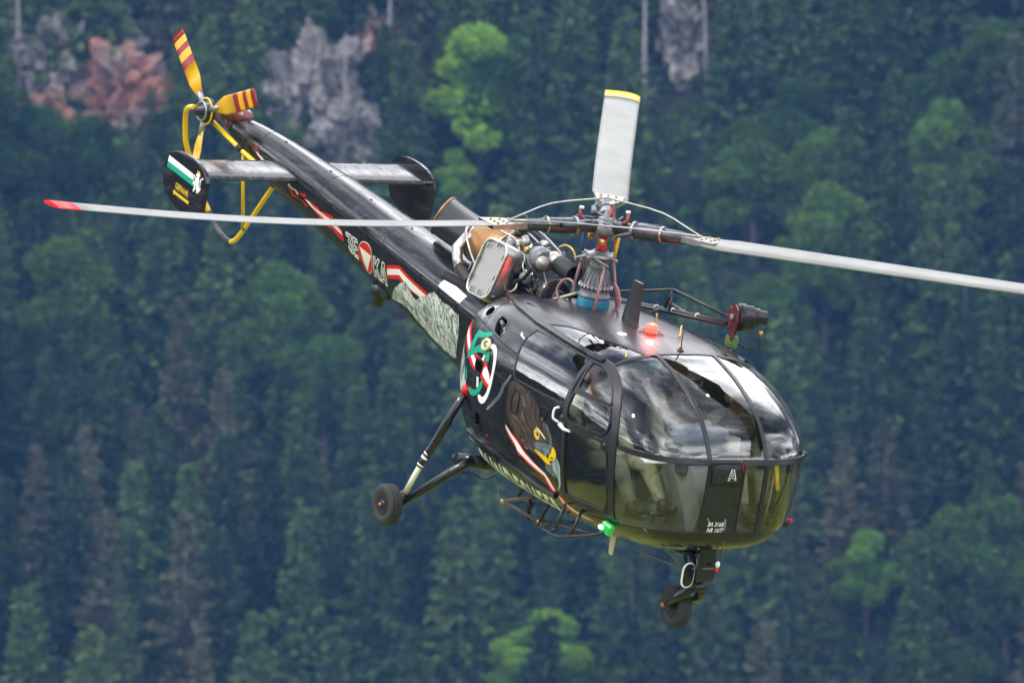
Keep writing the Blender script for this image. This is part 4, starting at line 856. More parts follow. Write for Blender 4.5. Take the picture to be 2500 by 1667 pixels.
boomart = [('bstripe', 'red', 0), ('bstripew', 'white', 0), ('roundel', 'white', 2), ('rag1', 'red', 0), ('rag1w', 'white', 0), ('rag2', 'white', 0), ('rag3', 'red', 0), ('rag4', 'red', 0), ('rag5', 'red', 0), ('rag5w', 'white', 0), ('mount', 'mountain', 0)]
for k, (n, c, s_) in enumerate(boomart):
    decal('painted_mountain' if n == 'mount' else 'painted_roundel' if n == 'roundel' else 'painted_stripe', TR[n], K[c], 'b', .0030 + .0012 * k, .035, boom, smooth_line=s_)
c_ = np.mean(TR['roundel'], 0); decal('painted_roundel', [tuple(c_ + (np.array(p) - c_) * .94) for p in TR['roundel']], K['red'], 'b', .018, .035, boom, smooth_line=2)
decal('painted_triangle', [tuple(c_ + (np.array(p) - c_) * .95) for p in TR['triangle']], K['white'], 'b', .020, .035, boom)
decal('painted_panel', TR['whitepatch'], K['white'], 'b', .004, .03, boom, label='white painted walkway patch on top of the boom')
for n, c, off, sl_, nm in (('mount2b', 'mountain', .003, 0, 'painted_mountain'), ('mount2', 'mountain', .0045, 0, 'painted_mountain'), ('one_out', 'red', .004, 0, 'painted_numeral'), ('one_in', 'white', .0055, 0, 'painted_numeral'), ('one_in2', 'white', .0055, 0, 'painted_numeral'),
        ('zero_out', 'white', .0065, 1, 'painted_numeral'), ('zero_in', 'white', .0068, 0, 'painted_numeral'), ('zero_in2', 'white', .0068, 0, 'painted_numeral'), ('five_a', 'green', .008, 0, 'painted_numeral'), ('five_b', 'green', .008, 1, 'painted_numeral'), ('five_c', 'green', .008, 0, 'painted_numeral'),
        ('stripe1', 'red', .004, 0, 'painted_stripe'), ('stripe1w', 'white', .0055, 0, 'painted_stripe'), ('stripe2', 'red', .004, 0, 'painted_stripe'), ('stripe2w', 'white', .0055, 0, 'painted_stripe'),
        ('eagle', 'feather', .0065, 1, 'painted_eagle_head'), ('eagle_crown', 'cheek', .0075, 1, 'painted_feathers'), ('eagle_cheek', 'cheek', .0078, 1, 'painted_feathers'), ('beak', 'beak', .0080, 1, 'painted_beak'), ('lowbeak', 'cheek', .0076, 0, 'painted_beak'),
        ('cere', 'yellow', .0090, 1, 'painted_beak_base'), ('gape', 'yellow', .0095, 0, 'painted_beak_base'), ('eye_out', 'cream', .0084, 1, 'painted_eye'), ('brow', 'cream', .0105, 0, 'painted_brow'), ('nostril', 'dark', .0105, 1, 'painted_nostril'), ('arrow', 'white', .004, 0, 'painted_mark'), ('whitemark', 'white', .004, 0, 'painted_mark')):
    if n in TR: decal(nm, TR[n], K[c], 'c', off, .03, label=None, smooth_line=sl_)
c_ = np.mean(TR['eye_out'], 0); decal('painted_iris', [tuple(c_ + (np.array(p) - c_) * .82) for p in TR['eye_out']], K['yellow'], 'c', .0098, .03, smooth_line=1)
decal('painted_pupil', TR['eye_in'], K['dark'], 'c', .0112, .03, smooth_line=1)
# feather streaks and mountain ridges as fine brush lines
rs = np.random.default_rng(11)
ep = inv('c', np.array(TR['eagle'])); mbs = MB(); mbd = MB()
tip = np.mean([inv('c', np.array(p)) for p in TR['cere']], 0); nape = ep[[0, 1, 2, -2, -1]].mean(0); axis = tip - nape
mbw = MB()
for k in range(420):
    a = np.array([rs.uniform(ep[:, 0].min(), ep[:, 0].max()), rs.uniform(ep[:, 1].min(), ep[:, 1].max())])
    d = axis / np.linalg.norm(axis); f = max(0., np.dot(a - nape, d) / np.linalg.norm(axis)); d = d * (1 - .5 * f) + (tip - a) / np.linalg.norm(tip - a) * .5 * f; l = rs.uniform(.05, .13)
    b_ = a + d / np.linalg.norm(d) * l; mid = (a + b_) / 2 + np.array([-d[1], d[0]]) * rs.normal() * .012
    if not (in_poly(np.array([a]), ep)[0] and in_poly(np.array([b_]), ep)[0]) or np.linalg.norm(a - tip) < .22: continue
    U = np.array([a * (1 - s) ** 2 + 2 * mid * s * (1 - s) + b_ * s * s for s in np.linspace(0, 1, 6)])
    q = rs.random(); ribbon('c', spt('c', U[:, 0], U[:, 1]), rs.uniform(.002, .006), .0006, .0022, mbs if q < .30 else mbw if q < .36 else mbd)
part('feather_strokes', mbw, mat('whitish brush strokes', (.42, .38, .33), .4), kind='stuff')
part('feather_strokes', mbs, mat('mid brown brush strokes', (.12, .068, .040), .4), kind='stuff'); part('feather_strokes', mbd, mat('dark brown brush strokes', (.018, .010, .007), .4), kind='stuff')
P = curve('c', TR['swoosh'], .02); part('painted_swoosh', ribbon('c', P, .010, .001, .003), mat('airbrushed grey', (.25, .26, .27), .3))

# ---- lettering
def text_mesh(txt, B, f, m, name, size=1., space=1., bold=.0, off=.0045, grid=.03, parent=None, label=None):
    """built-in font, cut on a grid and wrapped by f(u, v) -> (x, phi)"""
    import bmesh
    cu = bpy.data.curves.new('tmp', 'FONT'); cu.body = txt; cu.size = size; cu.offset = bold; cu.resolution_u = 4; cu.space_character = space
    o = bpy.data.objects.new('tmp', cu); COL.objects.link(o); dg = bpy.context.evaluated_depsgraph_get(); me = bpy.data.meshes.new_from_object(o.evaluated_get(dg)); bpy.data.objects.remove(o)
    bm = bmesh.new(); bm.from_mesh(me); xs_ = [v.co.x for v in bm.verts]; yv = [v.co.y for v in bm.verts]; x0, x1, y0, y1 = min(xs_), max(xs_), min(yv), max(yv)
    for k in range(1, int((y1 - y0) / grid) + 1): bmesh.ops.bisect_plane(bm, geom=bm.verts[:] + bm.edges[:] + bm.faces[:], plane_co=(0, y0 + k * grid, 0), plane_no=(0, 1, 0))
    for k in range(1, int((x1 - x0) / (grid * 2)) + 1): bmesh.ops.bisect_plane(bm, geom=bm.verts[:] + bm.edges[:] + bm.faces[:], plane_co=(x0 + k * grid * 2, 0, 0), plane_no=(1, 0, 0))
    bm.verts.index_update(); uv = [((v.co.x - x0) / (x1 - x0), (v.co.y - y0) / (y1 - y0)) for v in bm.verts]; Fc = [[v.index for v in f_.verts] for f_ in bm.faces]; bm.free()
    if B: W = np.array([f(*q) for q in uv]); V = spt(B, W[:, 0], W[:, 1], off)
    else: V = [f(*q) for q in uv]
    mb = MB().add(V, Fc, 0, bool(B)); return part(name, mb, m, parent, label)
ta = inv('c', np.array(TR['txt'])); ang = [float(np.interp(q, ta[:, 0], ta[:, 1])) for q in (ta[0, 0], ta[-1, 0])]
def bh(u, v):
    X = ta[0, 0] + u * (ta[-1, 0] + .015 - ta[0, 0]) - .13 * (1 - v); top = np.interp(X, ta[:, 0], ta[:, 1]) ; return X, top + .015 - (1 - v) * .50
text_mesh('BUNDESHEER', 'c', bh, K['white'], 'lettering', bold=.032, grid=.06, space=1.22, label='white BUNDESHEER lettering below the starboard sliding door')
# outlined code letters either side of the roundel
def strokes(letters, quad, B, w=.009):
    q = inv(B, np.array(quad)); mb = MB()
    for L in letters:
        for a, b_ in zip(L[:-1], L[1:]):
            pts = []
            for s in np.linspace(0, 1, 6):
                u, v = a[0] + (b_[0] - a[0]) * s, a[1] + (b_[1] - a[1]) * s
                pts.append(q[0] * (1 - u) * (1 - v) + q[1] * u * (1 - v) + q[2] * u * v + q[3] * (1 - u) * v)
            pts = np.array(pts); ribbon(B, spt(B, pts[:, 0], pts[:, 1]), w, .001, .0035, mb)
    return mb
three = [(0, 0), (.47, 0), (.47, .16), (.30, .36), (.48, .60), (.48, .86), (.36, 1), (.12, 1), (0, .86), (0, .72), (.12, .72), (.16, .84), (.32, .84), (.34, .66), (.26, .52), (.12, .52), (.12, .40), (.28, .16), (0, .16), (0, 0)]
eee = [(.55, 0), (1, 0), (1, .15), (.70, .15), (.70, .40), (.95, .40), (.95, .56), (.70, .56), (.70, .84), (1, .84), (1, 1), (.55, 1), (.55, 0)]
kk = [(0, 0), (.13, 0), (.13, .38), (.33, 0), (.48, 0), (.26, .42), (.5, 1), (.34, 1), (.18, .58), (.13, .66), (.13, 1), (0, 1), (0, 0)]
aa = [(.68, 0), (.84, 0), (1, 1), (.88, 1), (.84, .78), (.68, .78), (.64, 1), (.52, 1), (.68, 0)]; aa2 = [(.76, .2), (.82, .62), (.70, .62), (.76, .2)]
for L_, q_ in (([three, eee], 'b_txt_3E'), ([kk, aa, aa2], 'b_txt_KA')):
    part('lettering', strokes(L_, TR[q_], 'b'), K['white'], boom, 'white outlined code letters on the tail boom')
# ------------------------------------------------------------------ mast, swashplate and rotor
V3 = Vector
mast = part('mast_housing', MB().lathe((0, 0, 2.16), (0, 0, 1), [(0, .150), (.015, .152), (.02, .142), (.04, .150), (.055, .142), (.075, .150), (.09, .141), (.11, .146), (.12, .140)], 36), K['blue'])
mb = MB().lathe((0, 0, 2.28), (0, 0, 1), [(0, .146), (.025, .146), (.03, .134), (.085, .134), (.09, .142), (.115, .142), (.12, .128), (.20, .100), (.27, .076), (.275, .082), (.30, .082), (.305, .074), (.36, .074), (.365, .082), (.39, .082)], 40)
hs = part('mast_cone', mb, K['grey'], mast)
mb = MB()
for k in range(18):
    a = k * math.pi / 9; c, s = math.cos(a), math.sin(a); mb.tube([(c * .132, s * .132, 2.405), (c * .104, s * .104, 2.485), (c * .080, s * .080, 2.55)], .006, 5)
part('cone_ribs', mb, K['grey'], mast, kind='stuff')
mb = MB()
for k in range(24):
    a = k * math.pi / 12; mb.lathe((math.cos(a) * .150, math.sin(a) * .150, 2.36), (0, 0, 1), [(0, .008), (.03, .008)], 6)
part('flange_bolts', mb, K['steel'], mast, kind='stuff')
part('rotor_shaft', MB().lathe((0, 0, 2.60), (0, 0, 1), [(0, .050), (.12, .050), (.13, .043), (.30, .043)], 24), K['red'], mast)
part('rotor_shaft_collar', MB().lathe((0, 0, 2.67), (0, 0, 1), [(0, .062), (.018, .066), (.022, .054), (.05, .054)], 24), K['rubber'], mast)
sw = part('swashplate', MB().lathe((0, 0, 2.635), (0, 0, 1), [(0, .10), (.012, .125), (.035, .125), (.05, .105), (.055, .075), (.075, .07)], 30), K['alu'])
for k in range(4):
    a = math.radians(20 + 90 * k); c, s = math.cos(a), math.sin(a)
    part('swashplate_arm', MB().tube([(c * .08, s * .08, 2.655), (c * .17, s * .17, 2.66), (c * .20, s * .20, 2.655)], [.022, .016, .013], 8), K['alu'], sw)
for a_, r0, r1 in ((200, .27, .165), (330, .24, .150), (75, .24, .15), (150, .25, .15)):
    a = math.radians(a_); a2 = math.radians(a_ + 18); part('control_strut', MB().tube([(math.cos(a) * r0, math.sin(a) * r0, 2.16), (math.cos(a2) * r1, math.sin(a2) * r1, 2.62)], .014, 10), K['pink'])
part('pitch_link', MB().tube([(-.10, -.13, 2.68), (-.11, -.15, 2.90)], .014, 10), mat('blue enamelled rod', (.02, .12, .40), .4))
part('pitch_link', MB().tube([(.14, .06, 2.68), (.15, .07, 2.86)], .014, 10), K['yellow'])
part('pitch_link', MB().tube([(-.03, .16, 2.68), (-.05, .17, 2.88)], .012, 10), K['steel'])
part('scissor_link', MB().tube([(-.02, -.12, 2.66), (-.15, -.16, 2.60), (-.08, -.08, 2.55)], .013, 8), K['alu'])
part('scissor_link', MB().tube([(.04, -.12, 2.66), (.18, -.02, 2.60), (.08, 0, 2.55)], .013, 8), K['alu'])

hubp = part('rotor_hub', MB().lathe((0, 0, 2.84), (0, 0, 1), [(0, .05), (.02, .10), (.05, .13), (.10, .13), (.13, .10), (.15, .065), (.17, .06), (.175, .03), (.25, .012), (.255, 0)], 30), K['grey'])
mb = MB()
for k in range(12):
    a = k * math.pi / 6; mb.ball((math.cos(a) * .062, math.sin(a) * .062, 3.005), .009, 8)
part('hub_bolts', mb, K['pink'], hubp, kind='stuff')
bladem = mat('grey beige rotor blade paint', (.20, .205, .185), .42, vary=(2.5, .3, (.15, .155, .14)))
steelblue = mat('dark oiled steel', (.11, .13, .155), .34, .75, vary=(15, .3, (.05, .055, .065)), bump=(30, .4))
AZ = [(-93., -.5, 'red'), (147., 1.0, 'yellow'), (27., 6.2, 'yellow')]
def bframe(az, el, pitch=0):
    e = V3((math.cos(az) * math.cos(el), math.sin(az) * math.cos(el), math.sin(el))).normalized()
    c = V3((math.sin(az), -math.cos(az), 0)); up = c.cross(e) * -1
    if up.z < 0: up = -up
    q = Matrix.Rotation(pitch, 3, e); return e, q @ c, q @ up
NACA = [(-.5, 0), (-.47, .035), (-.38, .062), (-.25, .078), (-.05, .075), (.2, .052), (.4, .022), (.5, .003), (.4, -.010), (.2, -.022), (-.05, -.034), (-.25, -.036), (-.38, -.030), (-.47, -.020)]
sleeves = []
for az_, el_, tip in AZ:
    az, el = math.radians(az_), math.radians(el_)
    e, c, u = bframe(az, el); o = V3((0, 0, 2.93)); P = lambda r, a=0, b=0: o + e * r + c * a + u * b
    sl_ = part('blade_sleeve', MB().tube([P(.10), P(.30), P(.34), P(.62), P(.66), P(.94)], [.062, .062, .075, .070, .058, .050], 16), steelblue); sleeves.append(sl_)
    part('sleeve_flange', MB().lathe(P(.30), e, [(0, .088), (.03, .088)], 20), K['alu'], sl_); part('sleeve_flange', MB().lathe(P(.60), e, [(0, .082), (.022, .082)], 20), K['steel'], sl_)
    part('pitch_horn', MB().tube([P(.34), P(.30, .12, -.02), P(.24, .20, -.04)], [.03, .022, .016], 8), steelblue, sl_)
    part('drag_damper', MB().tube([P(.26, -.11, .03), P(.52, -.12, .035)], .030, 12).tube([P(.52, -.12, .035), P(.78, -.10, .03)], .012, 8), steelblue, sl_)
    part('droop_stop', MB().tube([P(.20, .03, .05), P(.25, .035, .08), P(.26, .035, .15)], [.022, .018, .014], 8), mat('dull red stop', (.30, .05, .04), .5), sl_)
    part('droop_stop_cap', MB().lathe(P(.25, .03, .155), u, [(0, .022), (.02, .022)], 10), K['white'], sl_)
    # root cuff: two plates that grip the blade
    cf = MB()
    for s in (1, -1): cf.add([P(.82, -.05, s * .030), P(.82, .05, s * .030), P(1.02, .13, s * .026), P(1.22, .15, s * .020), P(1.22, -.13, s * .020), P(1.02, -.11, s * .026)], [(0, 1, 2, 5), (5, 2, 3, 4)], 0, False)
    cf.add([P(.82, -.05, .03), P(.82, -.05, -.03), P(1.02, -.11, -.026), P(1.02, -.11, .026), P(1.22, -.13, -.02), P(1.22, -.13, .02)], [(0, 1, 2, 3), (3, 2, 4, 5)], 0, False)
    cf.add([P(.82, .05, .03), P(.82, .05, -.03), P(1.02, .13, -.026), P(1.02, .13, .026), P(1.22, .15, -.02), P(1.22, .15, .02)], [(0, 1, 2, 3), (3, 2, 4, 5)], 0, False)
    part('blade_cuff', cf, K['alu'], sl_)
    mb = MB()
    for q in range(3):
        for w_ in (-.07, 0, .07): mb.lathe(P(.96 + q * .09, w_, .024), u, [(0, .012), (.014, .012)], 6)
    part('cuff_bolts', mb, K['brass'], sl_, kind='stuff')
    def blade_mb(r0, r1, n, ch=.35):
        m_ = MB(); V = []
        for i in range(n + 1):
            r = r0 + (r1 - r0) * i / n; s = (r - 1) / 4.5; sag = -.05 * math.sin(math.pi * s) + .06 * s * s if el_ < 3 else .02 * s
            _, c2, u2 = bframe(az, el, math.radians(9 - 5 * s)); chd = ch * min(1, .62 + (r - 1.02) * 1.6)
            V += [o + e * r + c2 * (-q[0] * chd + .02) + u2 * (q[1] * ch + sag) for q in NACA]
        k = len(NACA); m_.add(V, [(i * k + j, (i + 1) * k + j, (i + 1) * k + (j + 1) % k, i * k + (j + 1) % k) for i in range(n) for j in range(k)], 0, True)
        b = len(m_.v) - len(V); m_.f += [[b + j for j in range(k)][::-1], [b + n * k + j for j in range(k)]]; m_.m += [0, 0]; m_.sm += [False, False]; return m_
    bl = part('rotor_blade', blade_mb(1.02, 5.30, 30), bladem, label={-93.: 'grey beige rotor blade with a red tip reaching left', 147.: 'grey beige rotor blade with a yellow tip pointing away over the tail', 27.: 'grey beige rotor blade running out of the right edge'}[az_])
    part('blade_tip', blade_mb(5.30, 5.51, 2), K[tip], bl)
    mb = MB().box((0, 0, 0), (.02, .02, .02)); 
hubmb = [('hub_arm', MB().tube([(math.cos(a) * .05, math.sin(a) * .05, 2.90), (math.cos(a) * .21, math.sin(a) * .21, 2.93), (math.cos(a + .35) * .30, math.sin(a + .35) * .30, 2.95)], [.035, .028, .018], 8)) for a in (.5, 2.6, 4.7)] + [('hub_link', MB().tube([(math.cos(a) * .12, math.sin(a) * .12, 2.98), (math.cos(a + .5) * .27, math.sin(a + .5) * .27, 2.99)], .012, 6)) for a in (.2, 1.5, 2.4, 3.6, 4.5, 5.6)]
for n_, m_2 in hubmb: part(n_, m_2, steelblue, hubp)
for a in (1.5, 3.6, 5.7): part('hub_cup', MB().lathe((math.cos(a) * .13, math.sin(a) * .13, 2.84), (0, 0, -1), [(0, .03), (.05, .028), (.06, .02)], 12), K['brass'], hubp)
# bracing cables between the blades
for i in range(3):
    a, b = AZ[i], AZ[(i + 1) % 3]; p = []
    for s in np.linspace(0, 1, 9):
        e1 = bframe(math.radians(a[0]), math.radians(a[1]))[0]; e2 = bframe(math.radians(b[0]), math.radians(b[1]))[0]
        q = (e1 * (1 - s) + e2 * s); q = q.normalized() * (1.0 - .42 * math.sin(math.pi * s)); p.append(V3((0, 0, 2.97)) + q + V3((0, 0, .03 * math.sin(math.pi * s))))
    part('bracing_cable', MB().tube(p, .0075, 6), K['steel'])

# ------------------------------------------------------------------ engine
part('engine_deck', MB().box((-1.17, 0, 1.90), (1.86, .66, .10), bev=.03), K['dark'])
eng = part('turbine_casing', MB().lathe((-1.42, 0, 2.27), (-1, 0, 0), [(0, .17), (.05, .215), (.30, .225), (.46, .215), (.55, .20)], 40), K['bronze'], label='heat stained bronze turbine casing')
for d in (.02, .50, .56): part('clamp_ring', MB().torus((-1.42 - d, 0, 2.27), (1, 0, 0), .215 if d < .5 else .208, .012), K['steel'], eng)
# exhaust duct with slanted, upswept outlet
mb = MB(); n = 36; rings = []
for i in range(9):
    s = i / 8; R_ = .185 + .005 * s
    ring = []
    for j in range(n):
        a = 2 * math.pi * j / n; y = R_ * math.cos(a); z = R_ * math.sin(a)
        L = .74 + .16 * (y / R_) - .10 * (z / R_)
        ring.append((-1.96 - L * s, y, 2.27 + z + .05 * s * s))
    rings += ring
mb.add(rings, [(i * n + j, (i + 1) * n + j, (i + 1) * n + (j + 1) % n, i * n + (j + 1) % n) for i in range(8) for j in range(n)])
inner = [(p[0] + .01, p[1] * .93, 2.27 + (p[2] - 2.27) * .93) for p in rings]
exh = part('exhaust_pipe', mb, K['frame'], label='dark exhaust pipe with slanted outlet'); 
part('exhaust_lining', MB().add(inner, [(i * n + j, i * n + (j + 1) % n, (i + 1) * n + (j + 1) % n, (i + 1) * n + j) for i in range(8) for j in range(n)]), K['sooty'], exh)
part('exhaust_lip', MB().tube([rings[8 * n + j] for j in range(n)], .012, 6, closed=True), K['bronze'], exh)
mb = MB()
for q in range(-4, 5): 
    y = q * .038; zz = math.sqrt(max(.001, .165 ** 2 - y * y)); mb.tube([(-2.74 - .8 * y, y, 2.30 - zz), (-2.56 - .8 * y, y, 2.30 + zz)], .005, 5)
part('exhaust_grille', mb, K['alu'], exh, kind='stuff')
part('compressor_casing', MB().lathe((-1.42, 0, 2.27), (1, 0, 0), [(0, .165), (.06, .185), (.16, .185), (.20, .165), (.30, .155), (.36, .14)], 36), K['steel'])
gb = part('accessory_gearbox', MB().lathe((-1.08, 0, 2.30), (1, 0, 0), [(0, .15), (.05, .175), (.16, .18), (.20, .15), (.24, .13)], 30), K['grey'])
part('accessory_gearbox', MB().lathe((-.80, -.10, 2.42), (1, -.35, .1), [(-.12, .07), (-.10, .10), (.10, .11), (.12, .09), (.18, .085)], 26), K['grey'])
part('gearbox_cover', MB().lathe((-.55, -.24, 2.435), (1, -.6, .15), [(-.06, .062), (.03, .062), (.035, .055), (.05, .05), (.055, 0)], 24), K['alu'], gb)
mb = MB()
for k in range(10):
    a = k * math.pi / 5; cdir = V3((1, -.6, .15)).normalized(); u_ = cdir.orthogonal().normalized(); v_ = cdir.cross(u_); mb.ball(V3((-.55, -.24, 2.435)) + cdir * .035 + (u_ * math.cos(a) + v_ * math.sin(a)) * .056, .007, 6)
part('cover_bolts', mb, K['brass'], gb, kind='stuff')
part('starter_motor', MB().lathe((-.66, -.08, 2.455), (1, -.02, -.10), [(0, .07), (.04, .085), (.14, .085), (.15, .078)], 26), K['steel'])
part('starter_cover', MB().lathe((-.51, -.083, 2.44), (1, -.02, -.10), [(0, .084), (.02, .088), (.27, .088), (.28, .080), (.24, .07), (.06, .066), (.05, 0)], 28), K['rubber'], label='black cylindrical starter cover, open at the front')
bd = part('rotor_brake_disc', MB().lathe((-.62, -.03, 2.13), (1, 0, 0), [(0, .10), (.01, .140), (.035, .145), (.06, .140), (.065, .10), (.07, .05), (.12, .045), (.125, .03)], 36), K['rubber'])
part('brake_rim', MB().torus((-.60, -.03, 2.13), (1, 0, 0), .143, .009, 40, 6), mat('copper coloured rim', (.36, .15, .08), .4, .6), bd)
part('hub_ring', MB().torus((-.53, -.03, 2.13), (1, 0, 0), .055, .010, 24, 6), K['alu'], bd)
part('drive_shaft', MB().tube([(-.55, -.03, 2.13), (-.12, 0, 2.12)], .022, 14), K['brass'])
part('drive_cover', MB().lathe((-.78, -.03, 2.13), (1, 0, 0), [(0, .10), (.06, .125), (.15, .12), (.16, .09)], 24), K['grey'], bd)
# air intake box with its mesh screen
a18 = math.radians(18); BC = V3((-1.10, -.46, 2.235)); bxx = V3((1, 0, 0)); bdn = V3((0, -math.sin(a18), -math.cos(a18))); bn = V3((0, -math.cos(a18), math.sin(a18)))
def rrect(w, h, r, n=6):
    P = []
    for sx, sy, a0 in ((1, 1, 0), (-1, 1, 90), (-1, -1, 180), (1, -1, 270)):
        for k in range(n + 1):
            a = math.radians(a0 + 90 * k / n); P.append((sx * (w / 2 - r) + r * math.cos(a), sy * (h / 2 - r) + r * math.sin(a)))
    return P
rr = rrect(.40, .54, .10)
def bp3(p, d, k=1.0): return BC + bxx * p[0] * k + bdn * p[1] * k + bn * d
m_ = len(rr); mb = MB(); V = []
for d, k in ((0, 1.0), (-.012, 1.03), (-.17, 1.02), (-.21, .97)): V += [bp3(p, d, k) for p in rr]
mb.add(V, [(i * m_ + j, (i + 1) * m_ + j, (i + 1) * m_ + (j + 1) % m_, i * m_ + (j + 1) % m_) for i in range(3) for j in range(m_)] + [[3 * m_ + j for j in range(m_)]])
ib = part('air_intake_box', mb, K['steel'], label='bright metal air intake box with mesh screen')
part('intake_duct', MB().tube([bp3((0, 0), -.20), bp3((0, 0), -.30) + V3((0, 0, .02)), V3((-1.15, -.10, 2.28))], [.16, .15, .14], 20), K['alu'], ib)
part('intake_rim', MB().tube([bp3(p, .006, .97) for p in rr], .017, 8, closed=True), K['steel'], ib)
mesh_m = bpy.data.materials.new('woven steel mesh'); mesh_m.use_nodes = True; t = mesh_m.node_tree; b = t.nodes['Principled BSDF']; co = t.nodes.new('ShaderNodeTexCoord'); b.inputs['Metallic'].default_value = .7; b.inputs['Roughness'].default_value = .5
v = t.nodes.new('ShaderNodeTexVoronoi'); v.inputs['Scale'].default_value = 170; v.inputs['Randomness'].default_value = .35; t.links.new(co.outputs['Object'], v.inputs['Vector'])
r = t.nodes.new('ShaderNodeValToRGB'); r.color_ramp.elements[0].color = (.20, .19, .175, 1); r.color_ramp.elements[1].color = (.40, .385, .36, 1); r.color_ramp.elements[0].position = .2; r.color_ramp.elements[1].position = .5; t.links.new(v.outputs['Distance'], r.inputs[0]); t.links.new(r.outputs[0], b.inputs['Base Color'])
bp = t.nodes.new('ShaderNodeBump'); bp.inputs['Strength'].default_value = .3; bp.inputs['Distance'].default_value = .002; t.links.new(v.outputs['Distance'], bp.inputs['Height']); t.links.new(bp.outputs[0], b.inputs['Normal'])
part('intake_screen', MB().add([bp3(p, .0, .95) for p in rr], [list(range(m_))], 0, False), mesh_m, ib)
for px_, py_ in ((-.12, -.2), (.02, -.24), (.17, -.15), (.17, .05), (.17, .18), (.03, .22), (-.10, .22), (-.18, .12), (-.18, -.05)):
    part('screen_clip', MB().box(bp3((px_, py_), .022), (.018, .018, .05), Matrix((bxx, bn, bdn)).transposed(), bev=.004), K['steel'], ib)
# ducts, hoses and small pipes
part('bleed_air_elbow', MB().tube([(-1.86, -.10, 2.34), (-1.92, -.22, 2.31), (-1.90, -.31, 2.22), (-1.85, -.32, 2.12), (-1.78, -.33, 2.07)], [.045, .05, .052, .05, .048], 16), K['steel'])
part('ribbed_hose', MB().tube([(-1.78 + .022 * i, -.33 - .006 * i, 2.07 - .0025 * i + .0) for i in range(18)], [.052 if i % 2 else .046 for i in range(18)], 14), K['rubber'])
part('hose_clamp', MB().torus((-1.76, -.335, 2.07), (1, -.2, -.1), .052, .006, 20, 6), K['steel'])
rp = random.Random(5)
def pipe(pts, r, m, name='oil_pipe'): 
    P = [V3(p) for p in pts]; Q = []
    for i in range(len(P) - 1):
        p0, p1, p2, p3 = P[max(0, i - 1)], P[i], P[i + 1], P[min(len(P) - 1, i + 2)]
        for s in np.linspace(0, 1, 6, endpoint=False): Q.append(.5 * ((2 * p1) + (p2 - p0) * s + (2 * p0 - 5 * p1 + 4 * p2 - p3) * s * s + (3 * p1 - p0 - 3 * p2 + p3) * s ** 3))
    Q.append(P[-1]); return part(name, MB().tube(Q, r, 7), m)
pipe([(-1.95, -.20, 2.42), (-1.80, -.30, 2.38), (-1.62, -.33, 2.24), (-1.50, -.30, 2.10)], .011, K['steel'])
pipe([(-1.98, -.22, 2.22), (-1.88, -.27, 2.10), (-1.70, -.32, 2.00)], .008, K['steel'])
pipe([(-1.50, -.12, 2.50), (-1.35, -.20, 2.52), (-1.20, -.16, 2.50), (-1.05, -.20, 2.47)], .010, K['steel'])
pipe([(-1.62, .05, 2.50), (-1.45, 0, 2.56), (-1.20, -.02, 2.55), (-.95, -.05, 2.52)], .009, K['steel'])
pipe([(-1.55, .10, 2.47), (-1.50, .08, 2.62), (-1.38, .05, 2.66), (-1.26, 0, 2.60), (-1.20, -.05, 2.50)], .010, K['rubber'], 'fuel_hose')
pipe([(-1.40, 0, 2.60), (-1.1, .02, 2.56), (-.8, .04, 2.50), (-.45, .06, 2.38)], .013, K['rubber'], 'fuel_hose')
pipe([(-1.55, .16, 2.56), (-1.2, .14, 2.54), (-.7, .12, 2.42), (-.3, .10, 2.25)], .012, K['steel'], 'fire_bottle_rail')
pipe([(-.66, -.28, 2.36), (-.72, -.30, 2.26), (-.84, -.31, 2.18), (-.92, -.33, 2.05), (-.92, -.33, 1.98)], .017, K['rubber'], 'drain_hose')
pipe([(-.98, -.30, 2.30), (-.94, -.36, 2.20), (-.98, -.38, 2.12), (-.92, -.38, 2.05)], .009, K['steel'])
pipe([(-.85, -.28, 2.20), (-.80, -.33, 2.13), (-.88, -.34, 2.08), (-.96, -.32, 2.12), (-.90, -.30, 2.18)], .009, K['cream'], 'fuel_pipe')
pipe([(-.28, -.18, 2.14), (-.34, -.18, 2.26), (-.26, -.16, 2.37), (-.17, -.13, 2.36), (-.16, -.12, 2.28)], .014, K['pink'], 'oil_return_pipe')
pipe([(.17, .12, 2.16), (.22, .14, 2.28), (.18, .12, 2.40), (.14, .1, 2.44)], .012, K['pink'], 'oil_return_pipe')
pipe([(-.58, -.20, 2.08), (-.42, -.20, 2.13), (-.28, -.14, 2.20), (-.14, -.08, 2.28)], .013, K['cream'], 'support_tube')
pipe([(-.66, -.02, 2.56), (-.58, 0, 2.60), (-.48, .02, 2.58), (-.42, .02, 2.50)], .010, K['brass'])
part('engine_cowling_petal', MB().add([(-.60, .20, 2.55), (-.45, .23, 2.58), (-.30, .25, 2.52), (-.20, .26, 2.38), (-.16, .26, 2.20), (-.60, .22, 2.20), (-.60, .19, 2.54), (-.45, .22, 2.57), (-.30, .24, 2.51), (-.20, .25, 2.37), (-.17, .25, 2.20), (-.60, .21, 2.20)],
     [(0, 1, 2, 3, 4, 5), (11, 10, 9, 8, 7, 6), (0, 6, 7, 1), (1, 7, 8, 2), (2, 8, 9, 3), (3, 9, 10, 4), (5, 11, 6, 0)], 0, False), K['steel'])
small = [((-1.26, -.15, 2.44), .045, 'alu'), ((-1.18, -.20, 2.38), .05, 'steel'), ((-1.05, -.24, 2.34), .055, 'grey'), ((-.92, -.27, 2.26), .06, 'frame'), ((-.76, -.26, 2.24), .05, 'grey'), ((-1.30, -.05, 2.52), .04, 'frame'), ((-1.10, -.10, 2.50), .045, 'alu'), ((-.9, -.02, 2.52), .04, 'steel')]
